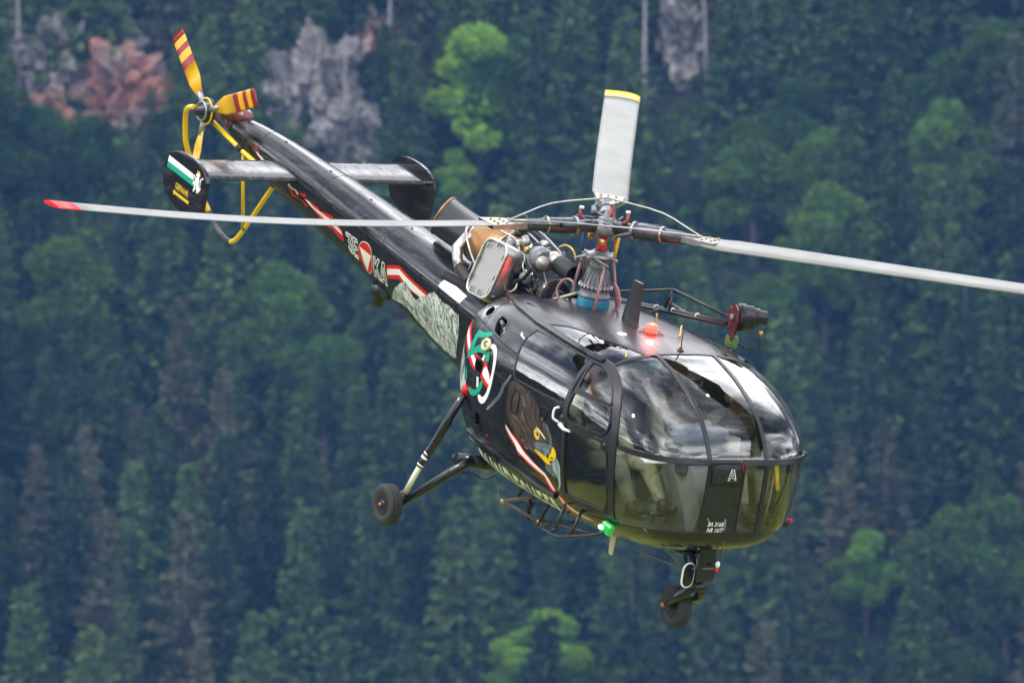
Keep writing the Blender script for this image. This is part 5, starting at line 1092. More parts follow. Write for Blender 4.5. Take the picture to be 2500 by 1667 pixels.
for c, r_, k in small:
    ax = V3((rp.uniform(-1, 1), rp.uniform(-1, 0), rp.uniform(0, 1))); part('engine_accessory', MB().lathe(c, ax, [(-r_, r_ * .6), (-r_ * .8, r_), (r_ * .3, r_), (r_ * .4, r_ * .75), (r_ * 1.1, r_ * .7), (r_ * 1.2, r_ * .3)], 18), K[k])
rp2 = random.Random(21)
for q in range(26):
    x0 = rp2.uniform(-1.45, -.55); a0 = rp2.uniform(-.2, 2.6); r0 = rp2.uniform(.19, .25); pts = []
    for s in range(5):
        a1 = a0 + s * rp2.uniform(.08, .35); x0 += rp2.uniform(-.02, .09); pts.append((x0, -math.sin(a1) * r0, 2.28 + math.cos(a1) * r0)); r0 += rp2.uniform(-.02, .025)
    pipe(pts, rp2.uniform(.005, .009), K[rp2.choice(['steel', 'rubber', 'alu', 'steel', 'frame'])], rp2.choice(['oil_pipe', 'fuel_pipe', 'ignition_lead']))
for q in range(34):
    x0 = rp2.uniform(-1.40, -.60); a0 = rp2.uniform(-.3, 2.7); r0 = .185; c = V3((x0, -math.sin(a0) * r0, 2.28 + math.cos(a0) * r0)); ax = V3((rp2.uniform(-.4, .6), -math.sin(a0), math.cos(a0))); rr_2 = rp2.uniform(.012, .026)
    part('engine_fitting', MB().lathe(c, ax, [(-.02, rr_2), (rr_2 * 1.2, rr_2), (rr_2 * 1.25, rr_2 * 1.3), (rr_2 * 1.7, rr_2 * 1.3), (rr_2 * 1.75, rr_2 * .6), (rr_2 * 2.5, rr_2 * .55)], 6 if q % 2 else 12), K[rp2.choice(['steel', 'brass', 'alu', 'frame', 'grey'])])
for x0, r0 in ((-1.20, .187), (-1.00, .18), (-.93, .185), (-.88, .152)):
    mb = MB()
    for k in range(22):
        a = k * math.pi / 11; mb.ball((x0, math.cos(a) * r0, 2.28 + math.sin(a) * r0), .009, 6)
    part('flange_bolts', mb, K['steel'], kind='stuff')
part('control_box', MB().box((-.90, -.20, 2.17), (.16, .12, .12), Matrix.Rotation(.3, 3, 'Z'), bev=.012), K['frame'])
part('control_box', MB().box((-1.28, -.04, 2.565), (.12, .07, .04), Matrix.Rotation(.3, 3, 'Z'), bev=.01), K['frame'])
part('fire_bulkhead', MB().box((-.98, 0, 2.06), (.02, .66, .24), bev=.006), K['alu'])
for x, y in ((-1.9, -.18), (-1.9, .18), (-1.5, .2), (-1.05, -.26), (-1.05, .26), (-.75, .2)):
    part('engine_mount', MB().tube([(x, y, 1.93), (x + .04, y * .6, 2.18)], .013, 8), K['alu'])

# ------------------------------------------------------------------ roof equipment
NA = [(-.5, 0), (-.3, .09), (0, .11), (.3, .07), (.5, 0), (.3, -.07), (0, -.11), (-.3, -.09)]
mb = MB(); V = []
for z_, ch, xo in ((2.205, .30, .645), (2.24, .28, .64), (2.45, .22, .66), (2.60, .17, .68)): V += [(xo - q[0] * ch, q[1] * ch * .8, z_) for q in NA]
mb.add(V, [(i * 8 + j, (i + 1) * 8 + j, (i + 1) * 8 + (j + 1) % 8, i * 8 + (j + 1) % 8) for i in range(3) for j in range(8)] + [[24 + j for j in range(8)]], 0, False)
part('blade_antenna', mb, K['roof'])
bc = part('beacon_base', MB().lathe((1.0, 0, 2.205), (0, 0, 1), [(0, .075), (.012, .072), (.02, .055)], 24), K['frame'])
part('beacon_lamp', MB().lathe((1.0, 0, 2.225), (0, 0, 1), [(0, .052), (.06, .050), (.075, .035), (.078, 0)], 24), mat('lit red beacon glass', (.8, .05, .03), .3, emit=((1.0, .03, .02), 9.)), bc)
bl_ = bpy.data.lights.new('beacon_light', 'POINT'); bl_.energy = 11; bl_.color = (1, .06, .04); bl_.shadow_soft_size = .04
bo_ = bpy.data.objects.new('beacon_light', bl_); COL.objects.link(bo_); bo_.parent = bc; bo_.location = (1.0, 0, 2.34)
part('beacon_guard', MB().torus((1.0, 0, 2.225), (0, 0, 1), .105, .005, 28, 6), mat('dark red wire', (.18, .03, .02), .4), bc)
part('gps_antenna', MB().ball((1.0, -.30, 2.185), (.072, .055, .03), 20), K['white'])
part('whip_antenna', MB().lathe((1.50, 0, 2.18), (0, 0, 1), [(0, .035), (.02, .03), (.025, .010), (.035, .006), (.19, .005)], 14), K['rubber'])
part('roof_stud', MB().lathe((1.44, .04, 2.19), (0, 0, 1), [(0, .016), (.03, .016), (.03, .010), (.045, .01)], 10), K['brass'])
for x, y, z_, h in ((1.50, -.56, 2.09, .10), (.72, .22, 2.2, .12), (1.05, .28, 2.2, .10)):
    part('temperature_probe' if y < 0 else 'roof_fitting', MB().lathe((x, y, z_), (0, 0, 1), [(0, .016), (.01, .016), (.012, .009), (h, .008)], 10), K['brass'])
# winch on its truss, port side
wm = K['frame']
T0, TA, TE = V3((-.83, .80, 2.11)), V3((-.09, .90, 2.33)), V3((.80, .97, 2.31)); L0, LE = V3((-.81, .80, 2.04)), V3((.74, .99, 2.25))
wa = part('winch_arm', MB().tube([T0, TA, TE], .014, 10).tube([L0, LE], .022, 12).tube([L0 + V3((0, -.08, 0)), LE + V3((0, -.03, -.02))], .016, 10).tube([TA, L0 + (LE - L0) * .42], .013, 10).tube([TA, L0 + (LE - L0) * .52 + V3((0, -.06, 0))], .010, 8).tube([L0 + (LE - L0) * .45 + V3((0, -.08, 0)), V3((-.15, .62, 2.08))], .014, 8).tube([LE, TE], .014, 8), wm)
part('winch_cable_loom', MB().tube([V3((-.2, .93, 2.20)), V3((.1, .95, 2.17)), V3((.4, .97, 2.20)), V3((.7, .99, 2.25))], .007, 6), K['pink'], wa)
for s in (.35, .5, .72): part('tube_clip', MB().torus(L0 + (LE - L0) * s, LE - L0, .025, .007, 14, 6), K['white'], wa)
wd = part('winch_drum', MB().lathe((.96, .93, 2.36), (.35, 1, 0), [(-.01, .10), (0, .125), (.05, .13), (.055, .12), (.13, .115), (.14, .10), (.15, .06), (.19, .06), (.20, 0)], 30), wm)
part('winch_plate', MB().prism([(-.17, -.02), (-.10, .10), (0, .13), (.10, .10), (.13, 0), (.09, -.13), (0, -.20), (-.06, -.18)], .02, Matrix.Translation((.93, .91, 2.34)) @ Matrix.Rotation(math.pi / 2, 4, 'X') @ Matrix.Rotation(-.32, 4, 'Y')), mat('dark red stained plate', (.10, .012, .014), .3), wd)
part('winch_motor', MB().lathe((1.00, 1.10, 2.37), (.5, 1, .05), [(-.06, .07), (-.05, .085), (.02, .085), (.03, .07), (.09, .068), (.10, .05)], 20), wm, wd)
for q in range(6):
    a = q * math.pi / 3; part('drum_bolt', MB().ball((.93 + .09 * math.cos(a), .90, 2.35 + .09 * math.sin(a)), .012, 8), K['red'], wd)
part('drum_boss', MB().lathe((.94, .895, 2.35), (-.35, -1, 0), [(0, .035), (.03, .03), (.035, .012)], 14), K['alu'], wd)
part('winch_connector', MB().lathe((1.10, 1.10, 2.27), (0, 0, -1), [(0, .022), (.04, .022), (.045, .012), (.06, .012)], 10), K['brass'], wd)
part('winch_cable', MB().tube([(1.10, 1.10, 2.22), (1.12, 1.10, 2.12), (1.02, 1.05, 2.08), (.90, 1.0, 2.10), (.86, .97, 2.16)], .009, 8), K['rubber'], wd)
wh = part('winch_bumper', MB().lathe((.87, .96, 2.13), (0, 0, -1), [(-.04, .03), (-.03, .055), (.0, .064), (.06, .062), (.08, .045), (.085, .0)], 20), mat('green rubber bumper', (.12, .22, .07), .6), wd)
part('winch_hook', MB().tube([(.87, .96, 2.05), (.87, .96, 2.00), (.84, .95, 1.96), (.83, .94, 1.93), (.85, .94, 1.91)], .012, 8).tube([(.87, .96, 2.00), (.90, .97, 1.95), (.89, .97, 1.91)], .010, 8), K['steel'], wh)

# ------------------------------------------------------------------ tail
tp = MB(); V = []; k = len(NACA)
for i in range(2): V += [(-5.22 - q[0] * -.50 * 1.0 * -1, -1.24 if i == 0 else 1.24, 2.087 + q[1] * .42 + .08 * q[0]) for q in NACA]
tp.add(V, [(j, k + j, k + (j + 1) % k, (j + 1) % k) for j in range(k)], 0, True)
tpo = part('tailplane', tp, K['black'])
mb = MB()
for yy in (-1.1, -.85, -.6, -.4, .4, .6, .85, 1.1):
    for q in np.linspace(-5.42, -5.02, 12): mb.ball((q, yy, 2.115 - .16 * (q + 5.22)), (.005, .005, .003), 6)
part('rivets', mb, K['frame'], tpo, kind='stuff', label='rivet lines on the tailplane')
FIN = [(-5.625, 2.165), (-5.553, 2.186), (-5.467, 2.2), (-5.339, 2.204), (-5.208, 2.196), (-5.086, 2.176), (-5.018, 2.152), (-4.951, 2.119), (-4.915, 2.086), (-4.893, 2.032), (-4.888, 1.948), (-4.9, 1.85), (-4.907, 1.785), (-4.925, 1.717), (-4.976, 1.672), (-5.046, 1.65), (-5.12, 1.64), (-5.251, 1.644), (-5.384, 1.66), (-5.528, 1.705), (-5.649, 1.763), (-5.704, 1.829), (-5.719, 1.892), (-5.715, 1.989), (-5.705, 2.087), (-5.68, 2.132)]
for s in (-1, 1):
    mb = MB(); n = len(FIN); V = [(p[0], s * 1.265, p[1]) for p in FIN] + [(p[0], s * 1.235, p[1]) for p in FIN]; cx, cz = -5.3, 1.92
    V2 = [((p[0] - cx) * .95 + cx, s * 1.272, (p[1] - cz) * .95 + cz) for p in FIN]
    mb.add(V + V2, [(i, (i + 1) % n, n + (i + 1) % n, n + i) for i in range(n)] + [list(range(n, 2 * n))] + [(i, (i + 1) % n, 2 * n + (i + 1) % n, 2 * n + i) for i in range(n)] + [list(range(2 * n, 3 * n))], 0, False)
    fn = part('tail_fin', mb, K['black'], label='black end fin with green white flag and lettering' if s < 0 else 'plain black end fin on the port side')
    if s < 0:
        Y = -1.2735
        def flat(name, pts, m, d=0, label=None): return part(name, MB().add([(p[0], Y - d, p[1]) for p in pts], [list(range(len(pts)))], 0, False), m, fn, label)
        flat('flag_white_stripe', [(-5.643, 2.116), (-5.154, 2.057), (-5.131, 2.0), (-5.655, 2.056)], K['white']); flat('flag_green_stripe', [(-5.654, 2.0555), (-5.131, 1.9995), (-5.118, 1.943), (-5.659, 2.003)], K['green'])
        flat('panther_emblem', [(-5.094, 2.073), (-5.063, 2.097), (-5.031, 2.099), (-5.012, 2.075), (-5.036, 2.05), (-5.022, 2.022), (-5.029, 1.982), (-5.008, 1.955), (-4.979, 1.963), (-4.978, 1.938), (-5.004, 1.918), (-5.036, 1.897), (-5.057, 1.904), (-5.051, 1.925), (-5.08, 1.937), (-5.069, 1.965), (-5.097, 1.951), (-5.078, 1.931), (-5.1, 1.897), (-5.12, 1.901), (-5.11, 1.929), (-5.112, 1.96), (-5.149, 1.976), (-5.117, 1.997), (-5.102, 2.013), (-5.144, 2.047), (-5.128, 2.058), (-5.096, 2.034), (-5.075, 2.049), (-5.103, 2.058)], K['white'], .0015, 'white rampant panther emblem')
        flat('panther_tail', [(-4.981, 2.058), (-4.953, 2.071), (-4.954, 2.052), (-4.983, 2.044), (-4.998, 2.015), (-4.992, 1.966), (-5.004, 1.963), (-5.011, 2.018), (-5.003, 2.046)], K['white'], .0015)
        flat('panther_crown', [(-5.081, 2.092), (-5.075, 2.112), (-5.06, 2.10), (-5.05, 2.115), (-5.036, 2.101), (-5.041, 2.087), (-5.071, 2.082)], K['yellow'], .003)
        flat('panther_flame', [(-5.03, 2.09), (-5.005, 2.075), (-5.012, 2.05), (-5.02, 2.07)], K['red'], .003); flat('panther_flame', [(-4.985, 1.95), (-4.965, 1.965), (-4.975, 1.93), (-5.0, 1.915)], K['red'], .003)
        flat('warning_arrow', [(-5.485, 1.803), (-5.448, 1.831), (-5.443, 1.814), (-5.16, 1.785), (-5.168, 1.756), (-5.45, 1.787), (-5.455, 1.772)], K['yellow'], .0, 'yellow warning arrow')
        q4 = [(-5.450, 1.843), (-5.192, 1.814), (-5.190, 1.874), (-5.448, 1.903)]
        text_mesh('GEFAHR', None, lambda u, v: (q4[0][0] * (1 - u) * (1 - v) + q4[1][0] * u * (1 - v) + q4[2][0] * u * v + q4[3][0] * (1 - u) * v, Y - .001, q4[0][1] * (1 - u) * (1 - v) + q4[1][1] * u * (1 - v) + q4[2][1] * u * v + q4[3][1] * (1 - u) * v), K['yellow'], 'lettering', bold=.02, grid=9, parent=fn, label='yellow GEFAHR lettering')
# tail rotor
TRC = V3((-6.56, -.40, 2.335))
part('tail_gearbox', MB().lathe((-6.62, .02, 2.30), (0, -1, .02), [(-.02, .06), (.0, .10), (.10, .10), (.14, .07), (.16, .055), (.20, .05), (.21, .07), (.24, .07)], 24).lathe((-6.60, -.02, 2.36), (0, 0, 1), [(0, .05), (.08, .05), (.085, .03), (.12, .03), (.125, .045), (.14, .045)], 14).ball((-6.52, 0, 2.30), (.13, .095, .085), 16), mat('dark red brown gearbox paint', (.14, .035, .028), .4, coat=.3))
part('tail_gearbox_bracket', MB().ball((-6.60, -.09, 2.20), (.05, .05, .05), 12).tube([(-6.6, -.09, 2.2), (-6.5, -.06, 2.12)], .02, 8), mat('dark red bracket', (.17, .03, .025), .4))
part('tail_rotor_shaft', MB().tube([(-6.60, -.20, 2.322), (-6.575, -.30, 2.33), TRC], .014, 12).lathe((-6.60, -.2, 2.32), (.1, -1, .1), [(0, .03), (.03, .03), (.035, .02), (.06, .02)], 12), K['brass'])
tr = part('tail_rotor_hub', MB().lathe(TRC + V3((0, .05, 0)), (0, -1, 0), [(0, .06), (.02, .13), (.05, .135), (.06, .11), (.10, .10), (.11, .05), (.16, .045), (.165, 0)], 30), K['frame'])
part('hub_ring', MB().torus(TRC + V3((0, -.005, 0)), (0, 1, 0), .125, .010, 32, 6), K['yellow'], tr)
part('hub_ring', MB().torus(TRC + V3((0, -.05, 0)), (0, 1, 0), .09, .012, 24, 6), K['alu'], tr)
red2 = mat('dark red rotor band', (.30, .015, .02), .4, coat=.2); yel2 = mat('orange yellow rotor paint', (.80, .42, .01), .4, coat=.2)
for a_ in (-98, 22, 142):
    a = math.radians(a_); e = V3((math.cos(a), 0, math.sin(a))); c = V3((-math.sin(a), 0, math.cos(a))); n_ = V3((0, -1, 0)); ct, st = math.cos(.16), math.sin(.16); c2 = c * ct + n_ * st; u2 = n_ * ct - c * st
    bl = None
    part('tail_blade_grip', MB().tube([TRC + e * .08, TRC + e * .20, TRC + e * .25], [.035, .030, .018], 10), K['alu'], tr)
    for i, (r0, r1, mm) in enumerate([(.20, .55, yel2), (.55, .64, red2), (.64, .73, yel2), (.73, .80, red2), (.80, .88, yel2), (.88, .955, red2)]):
        V = []; kk_ = len(NACA)
        for s in range(3):
            r = r0 + (r1 - r0) * s / 2; ch = .185 * min(1, .45 + (r - .2) * 5) * (1 - max(0, r - .93) * 8); V += [TRC + e * r + c2 * (-q[0] * ch) + u2 * (q[1] * .13) for q in NACA]
        mb = MB().add(V, [(s * kk_ + j, (s + 1) * kk_ + j, (s + 1) * kk_ + (j + 1) % kk_, s * kk_ + (j + 1) % kk_) for s in range(2) for j in range(kk_)], 0, True)
        if i in (0, 5): mb.f += [[j for j in range(kk_)], [2 * kk_ + j for j in range(kk_)]]; mb.m += [0, 0]; mb.sm += [False, False]
        if bl is None: bl = part('tail_rotor_blade', mb, mm, label='orange yellow tail rotor blade with dark red bands')
        else: part('blade_band', mb, mm, bl)
def smooth(P, n=8):
    P = [V3(p) for p in P]; Q = []
    for i in range(len(P) - 1):
        p0, p1, p2, p3 = P[max(0, i - 1)], P[i], P[i + 1], P[min(len(P) - 1, i + 2)]
        for s in np.linspace(0, 1, n, endpoint=False): Q.append(.5 * ((2 * p1) + (p2 - p0) * s + (2 * p0 - 5 * p1 + 4 * p2 - p3) * s * s + (3 * p1 - p0 - 3 * p2 + p3) * s ** 3))
    return Q + [P[-1]]
tg = part('tail_guard', MB().tube(smooth([(-6.62, -.50, 2.36), (-6.76, -.49, 2.31), (-6.86, -.44, 2.19), (-6.89, -.38, 1.95), (-6.90, -.28, 1.75), (-6.92, -.10, 1.42), (-6.86, -.03, 1.27)]), .026, 12), K['yellow'], label='yellow tubular tail guard')
part('guard_sleeve', MB().tube(smooth([(-6.86, -.03, 1.27), (-6.74, 0, 1.15), (-6.56, 0, 1.09), (-6.42, 0, 1.08)]), .026, 12), mat('dark grey rubber sleeve', (.05, .05, .055), .5), tg)
part('guard_tube', MB().tube(smooth([(-6.42, 0, 1.08), (-6.33, 0, 1.13), (-6.20, 0, 1.27), (-5.98, 0, 1.55), (-5.77, 0, 1.82)]), .024, 12), K['yellow'], tg)
part('guard_tube', MB().tube([(-6.58, -.34, 2.26), (-6.16, -.18, 2.05), (-5.72, -.20, 1.99), (-5.62, -.19, 1.98)], .024, 12), K['yellow'], tg)
part('guard_tube', MB().tube([(-6.14, -.17, 2.03), (-6.20, -.02, 1.28)], .018, 10), K['yellow'], tg)
part('guard_clamp', MB().lathe((-6.20, -.195, 2.07), (.42, .16, -.21), [(-.02, .034), (.05, .034)], 12), K['rubber'], tg); part('guard_clamp', MB().ball((-6.20, 0, 1.28), .035, 10), K['green'], tg); part('guard_clamp', MB().ball((-5.78, 0, 1.81), .032, 10), K['rubber'], tg)
# belly fitting under the boom
part('boom_sensor', MB().lathe((-3.60, 0, 1.42), (0, 0, -1), [(0, .09), (.10, .085), (.12, .06), (.20, .055), (.21, .04)], 16).box((-3.50, 0, 1.36), (.22, .10, .10), bev=.02), K['frame'])

# ------------------------------------------------------------------ landing gear
def wheel(c, R=.190, W=.135, name='main_wheel'):
    c = V3(c); prof = [(-W * .36, R * .50), (-W * .46, R * .60), (-W * .50, R * .74), (-W * .47, R * .88), (-W * .36, R * .965)]
    for g_ in (-.22, -.08, .08, .22): prof += [(W * (g_ - .025), R * (1.0 - g_ * g_ * .35)), (W * (g_ - .015), R * (.972 - g_ * g_ * .3)), (W * (g_ + .015), R * (.972 - g_ * g_ * .3)), (W * (g_ + .025), R * (1.0 - g_ * g_ * .35))]
    prof += [(W * .36, R * .965), (W * .47, R * .88), (W * .50, R * .74), (W * .46, R * .60), (W * .36, R * .50)]
    w_ = part(name, MB().lathe(c, (0, 1, 0), prof, 56), K['tyre'])
    part('wheel_rim', MB().lathe(c, (0, 1, 0), [(-W * .40, R * .52), (-W * .42, R * .50), (-W * .36, R * .47), (-W * .24, R * .42), (-W * .22, R * .22), (-W * .46, R * .20), (-W * .48, R * .14), (-W * .48, 0)], 30).lathe(c, (0, 1, 0), [(W * .22, R * .2), (W * .24, R * .42), (W * .38, R * .52)], 30), K['frame'], w_)
    mb = MB()
    for k_ in range(8):
        a = k_ * math.pi / 4; mb.ball(c + V3((math.cos(a) * R * .33, -W * .26, math.sin(a) * R * .33)), R * .06, 8)
    part('rim_bolts', mb, K['steel'], w_, kind='stuff'); part('axle_cap', MB().lathe(c + V3((0, -W * .46, 0)), (0, -1, 0), [(0, .020), (.02, .018), (.03, .008)], 12), mat('copper axle cap', (.40, .17, .08), .4, .6), w_)
for s in (-1, 1):
    m = lambda x, y, z: V3((x, s * y, z))
    wheel(m(-.76, 1.36, .11))
    st = part('oleo_strut', MB().tube([m(-.44, .90, 1.30), m(-.52, .995, .98), m(-.53, 1.00, .96), m(-.60, 1.10, .66), m(-.61, 1.11, .62)], [.034, .034, .042, .040, .036], 16), K['black'])
    part('strut_collar', MB().tube([m(-.435, .895, 1.31), m(-.455, .92, 1.245)], .040, 16), K['red'], st)
    part('strut_mark', MB().tube([m(-.605, 1.105, .645), m(-.612, 1.114, .622)], .0365, 16), K['white'], st); part('strut_mark', MB().tube([m(-.618, 1.122, .60), m(-.624, 1.13, .58)], .0365, 16), K['white'], st); part('strut_lower_sleeve', MB().tube([m(-.61, 1.11, .62), m(-.645, 1.155, .50)], .034, 16), K['frame'], st); part('strut_mark', MB().tube([m(-.636, 1.145, .525), m(-.64, 1.15, .512)], .0355, 16), K['white'], st)
    part('strut_piston', MB().tube([m(-.64, 1.15, .51), m(-.70, 1.235, .22)], .027, 16), mat('pale cream strut enamel', (.60, .60, .44), .3, coat=.4), st)
    part('strut_foot', MB().tube([m(-.70, 1.235, .24), m(-.715, 1.26, .14)], .038, 14), K['black'], st)
    arm = part('gear_arm', MB().tube([m(-.71, 1.27, .12), m(-.56, .76, .53), m(-.54, .66, .60)], [.036, .044, .050], 16), K['black'])
    part('gear_pivot', MB().tube([m(-.62, .78, .58), m(-.46, .46, .575)], [.055, .070], 18), K['black'], arm); part('pivot_bolt', MB().lathe(m(-.63, .80, .585), m(-.45, .9, .01) - m(0, 0, 0), [(0, .040), (.02, .038), (.022, .02), (.035, .018)], 14), K['frame'], arm)
    part('axle', MB().tube([m(-.715, 1.24, .12), m(-.76, 1.32, .11)], .03, 12), K['steel'], arm)
    part('brake_line', MB().tube(smooth([m(-.70, 1.20, .16), m(-.62, .92, .42), m(-.56, .66, .46), m(-.45, .58, .44), m(-.35, .52, .50)]), .007, 6), K['rubber'], arm)
wheel((2.07, 0, 0), .188, .14, 'nose_wheel')
ng = part('nose_leg', MB().tube([(2.12, 0, .58), (2.17, 0, .50), (2.24, 0, .40), (2.30, 0, .30)], [.075, .065, .055, .052], 18).lathe((2.12, 0, .52), (.1, 0, -1), [(-.03, .13), (.0, .13), (.02, .07)], 20), K['black'])
part('nose_fork', MB().tube([(2.31, -.02, .33), (2.33, -.06, .24), (2.25, -.105, .15), (2.07, -.115, .02)], [.055, .05, .042, .034], 14).tube([(2.31, .02, .33), (2.33, .06, .24), (2.25, .105, .15), (2.07, .115, .02)], [.055, .05, .042, .034], 14), K['black'], ng)
part('fork_link', MB().lathe((2.36, -.06, .27), (0, 1, 0), [(0, .045), (.12, .045)], 14), K['frame'], ng)
part('axle_cap', MB().lathe((2.07, -.15, .02), (0, -1, 0), [(-.03, .026), (0, .024), (.015, .01)], 12), mat('copper axle nut', (.40, .17, .08), .4, .6), ng)

# mirrors and their rods under the nose
rod = mat('grey thin tube', (.17, .17, .19), .35, .6)
mr_ = part('mirror_bracket', MB().tube(smooth([(2.44, -.71, .825), (2.41, -.50, .68), (2.37, -.25, .50), (2.36, -.17, .45), (2.43, -.08, .46), (2.55, .03, .50)], 4), .0095, 8).tube([(1.87, -.45, .50), (2.18, -.28, .45), (2.32, -.20, .455)], .007, 8), rod)
part('mirror_rod', MB().tube([(2.705, -.254, 1.0), (2.62, -.11, .82), (2.57, -.02, .70)], .010, 8), rod, mr_); part('mirror_rod', MB().tube([(2.71, -.07, .995), (2.60, .035, .58)], .009, 8), rod, mr_); part('mirror_rod', MB().tube([(2.60, -.02, .80), (2.55, .01, .56)], .007, 8), rod, mr_)
for p_ in ((2.68, -.215, .95), (2.625, -.12, .83), (2.59, -.05, .74)): part('rod_ring', MB().ball(p_, .014, 8), K['white'], mr_)
def panel(name, c, w, h, r, m1, m2, rim, yaw=.22):
    M = Matrix.Translation(c) @ Matrix.Rotation(yaw, 4, 'Z') @ Matrix.Rotation(math.pi / 2, 4, 'Y') @ Matrix.Rotation(math.pi / 2, 4, 'Z')
    P = rrect(w, h, r); o = part(name, MB().prism(P, .016, M), m1); part('mirror_rim', MB().tube([M @ V3((p[0], p[1], 0)) for p in P], rim, 6, closed=True), m2, o); return o
panel('large_mirror', (2.44, .0, .505), .215, .31, .03, K['frame'], K['rubber'], .008)
panel('small_mirror', (2.40, -.155, .393), .140, .215, .065, K['frame'], K['white'], .010)
part('mirror_clamp', MB().ball((2.56, .0, .54), .03, 10).tube([(2.56, 0, .55), (2.48, -.02, .52)], .014, 8), K['frame'], mr_); part('mirror_knob', MB().ball((2.59, .01, .545), (.022, .022, .032), 10), K['white'], mr_); part('mirror_knob', MB().ball((2.59, .01, .495), .020, 10), K['red'], mr_)
part('yellow_fitting', MB().box((2.55, .0, .695), (.03, .10, .03), bev=.008), K['yellow'], mr_)

# nav light, landing light, drain mast, pitot and lower frames
nl_ = part('nav_light_fairing', MB().box((1.99, -.80, .70), (.13, .07, .11), Matrix.Rotation(.3, 3, 'Y') @ Matrix.Rotation(.35, 3, 'Z'), bev=.02), mat('green light housing', (.02, .30, .05), .35, emit=((.05, .9, .2), .25)))
part('nav_light_bulb', MB().ball((1.96, -.85, .705), (.034, .022, .022), 14), mat('lit green lamp', (.6, 1, .7), .2, emit=((.35, 1.0, .55), 3.2)), nl_)
part('nav_light_fairing', MB().box((1.99, .80, .70), (.13, .07, .11), Matrix.Rotation(.3, 3, 'Y') @ Matrix.Rotation(-.35, 3, 'Z'), bev=.02), K['red'])
part('drain_mast', MB().prism([(-.05, .08), (.04, .08), (.02, -.10), (-.02, -.11), (-.04, -.09)], .012, Matrix.Translation((1.52, -.40, .42)) @ Matrix.Rotation(math.pi / 2, 4, 'X')), K['cream'])
lb = part('landing_light_box', MB().box((2.71, -.135, 1.40), (.09, .30, .185), Matrix.Rotation(-.04, 3, 'Y'), bev=.035), K['black'], label='black box with an outlined letter A on the nose')
part('box_flange', MB().box((2.688, -.12, 1.40), (.02, .35, .23), bev=.012), K['frame'], lb)
mbA = MB()
for L_ in ([(0, 0), (.36, 1), (.64, 1), (1, 0), (.80, 0), (.72, .24), (.28, .24), (.20, 0), (0, 0)], [(.34, .42), (.66, .42), (.5, .86), (.34, .42)]):
    mbA.tube([V3((2.759 - .004 * q[1], -.10 + (q[0] - .5) * .085, 1.362 + q[1] * .095)) for q in L_], .0035, 5)
part('letter_A', mbA, K['white'], lb)
q4 = [(2.667, -.27, .868), (2.675, -.09, .868)]
for k_, tx in enumerate(('SA 316B', 'NR 1677')):
    zb = .925 - .055 * k_
    def fsn(u, v, zb=zb):
        y = -.235 + u * .165 + v * .012; z = zb + v * .040; X = front_x(y, z); return (X + .006, y, z)
    text_mesh(tx, None, fsn, K['white'], 'lettering', bold=.015, grid=9, label='white serial number lettering on the nose pillar')
stp = part('boarding_step', MB().tube([(1.30, -.80, .78), (1.40, -.95, .53)], .015, 10).tube([(1.57, -.80, .78), (1.65, -.95, .53)], .015, 10).tube([(1.17, -.93, .45), (1.36, -.97, .465), (1.48, -.96, .47), (1.86, -.93, .59), (2.00, -.84, .66)], .016, 10).tube([(1.40, -.95, .53), (1.36, -.97, .465)], .014, 8).tube([(1.65, -.95, .53), (1.60, -.96, .51)], .014, 8).tube([(.95, -.60, .45), (1.20, -.80, .50), (1.75, -.80, .58)], .013, 8), K['frame'])
hk = part('cargo_frame', MB().tube([(-.26, -.45, .285), (.36, -.45, .28)], .014, 10).tube([(-.24, -.45, .29), (.22, -.45, .47)], .020, 10), K['brownrod'])
part('cargo_frame_tube', MB().tube([(.38, -.45, .285), (.52, -.47, .50)], .018, 10).tube([(.42, -.45, .30), (1.0, -.50, .46)], .016, 10).tube([(.0, -.40, .36), (.55, -.40, .48)], .014, 10).tube([(.38, -.45, .29), (.42, -.5, .24), (.62, -.60, .30), (.95, -.72, .44)], .009, 8), K['frame'], hk)
part('cargo_fitting', MB().ball((-.27, -.45, .28), .028, 10).ball((.37, -.45, .28), .028, 10), K['brass'], hk); part('cargo_hook', MB().lathe((.12, -.42, .45), (.1, 0, -1), [(0, .015), (.06, .015), (.065, .03), (.11, .032), (.12, .018), (.20, .02), (.22, .012)], 14), K['rubber'], hk)
part('cargo_cable', MB().tube(smooth([(-.50, -.45, .48), (-.42, -.45, .42), (-.33, -.45, .30), (-.27, -.45, .29)]), .006, 6), rod, hk)
part('frame_strut', MB().tube([(-.03, -.45, .40), (.04, -.45, .52)], .015, 8), K['frame'], hk)
part('pitot_probe', MB().tube([(2.42, .80, 1.52), (2.47, .86, 1.52)], .018, 8), K['frame'])
rl = part('nose_nav_lamp', MB().ball((2.30, .86, .84), (.05, .04, .045), 12), K['frame']); part('lamp_glass', MB().ball((2.34, .88, .87), .022, 10), K['red'], rl)
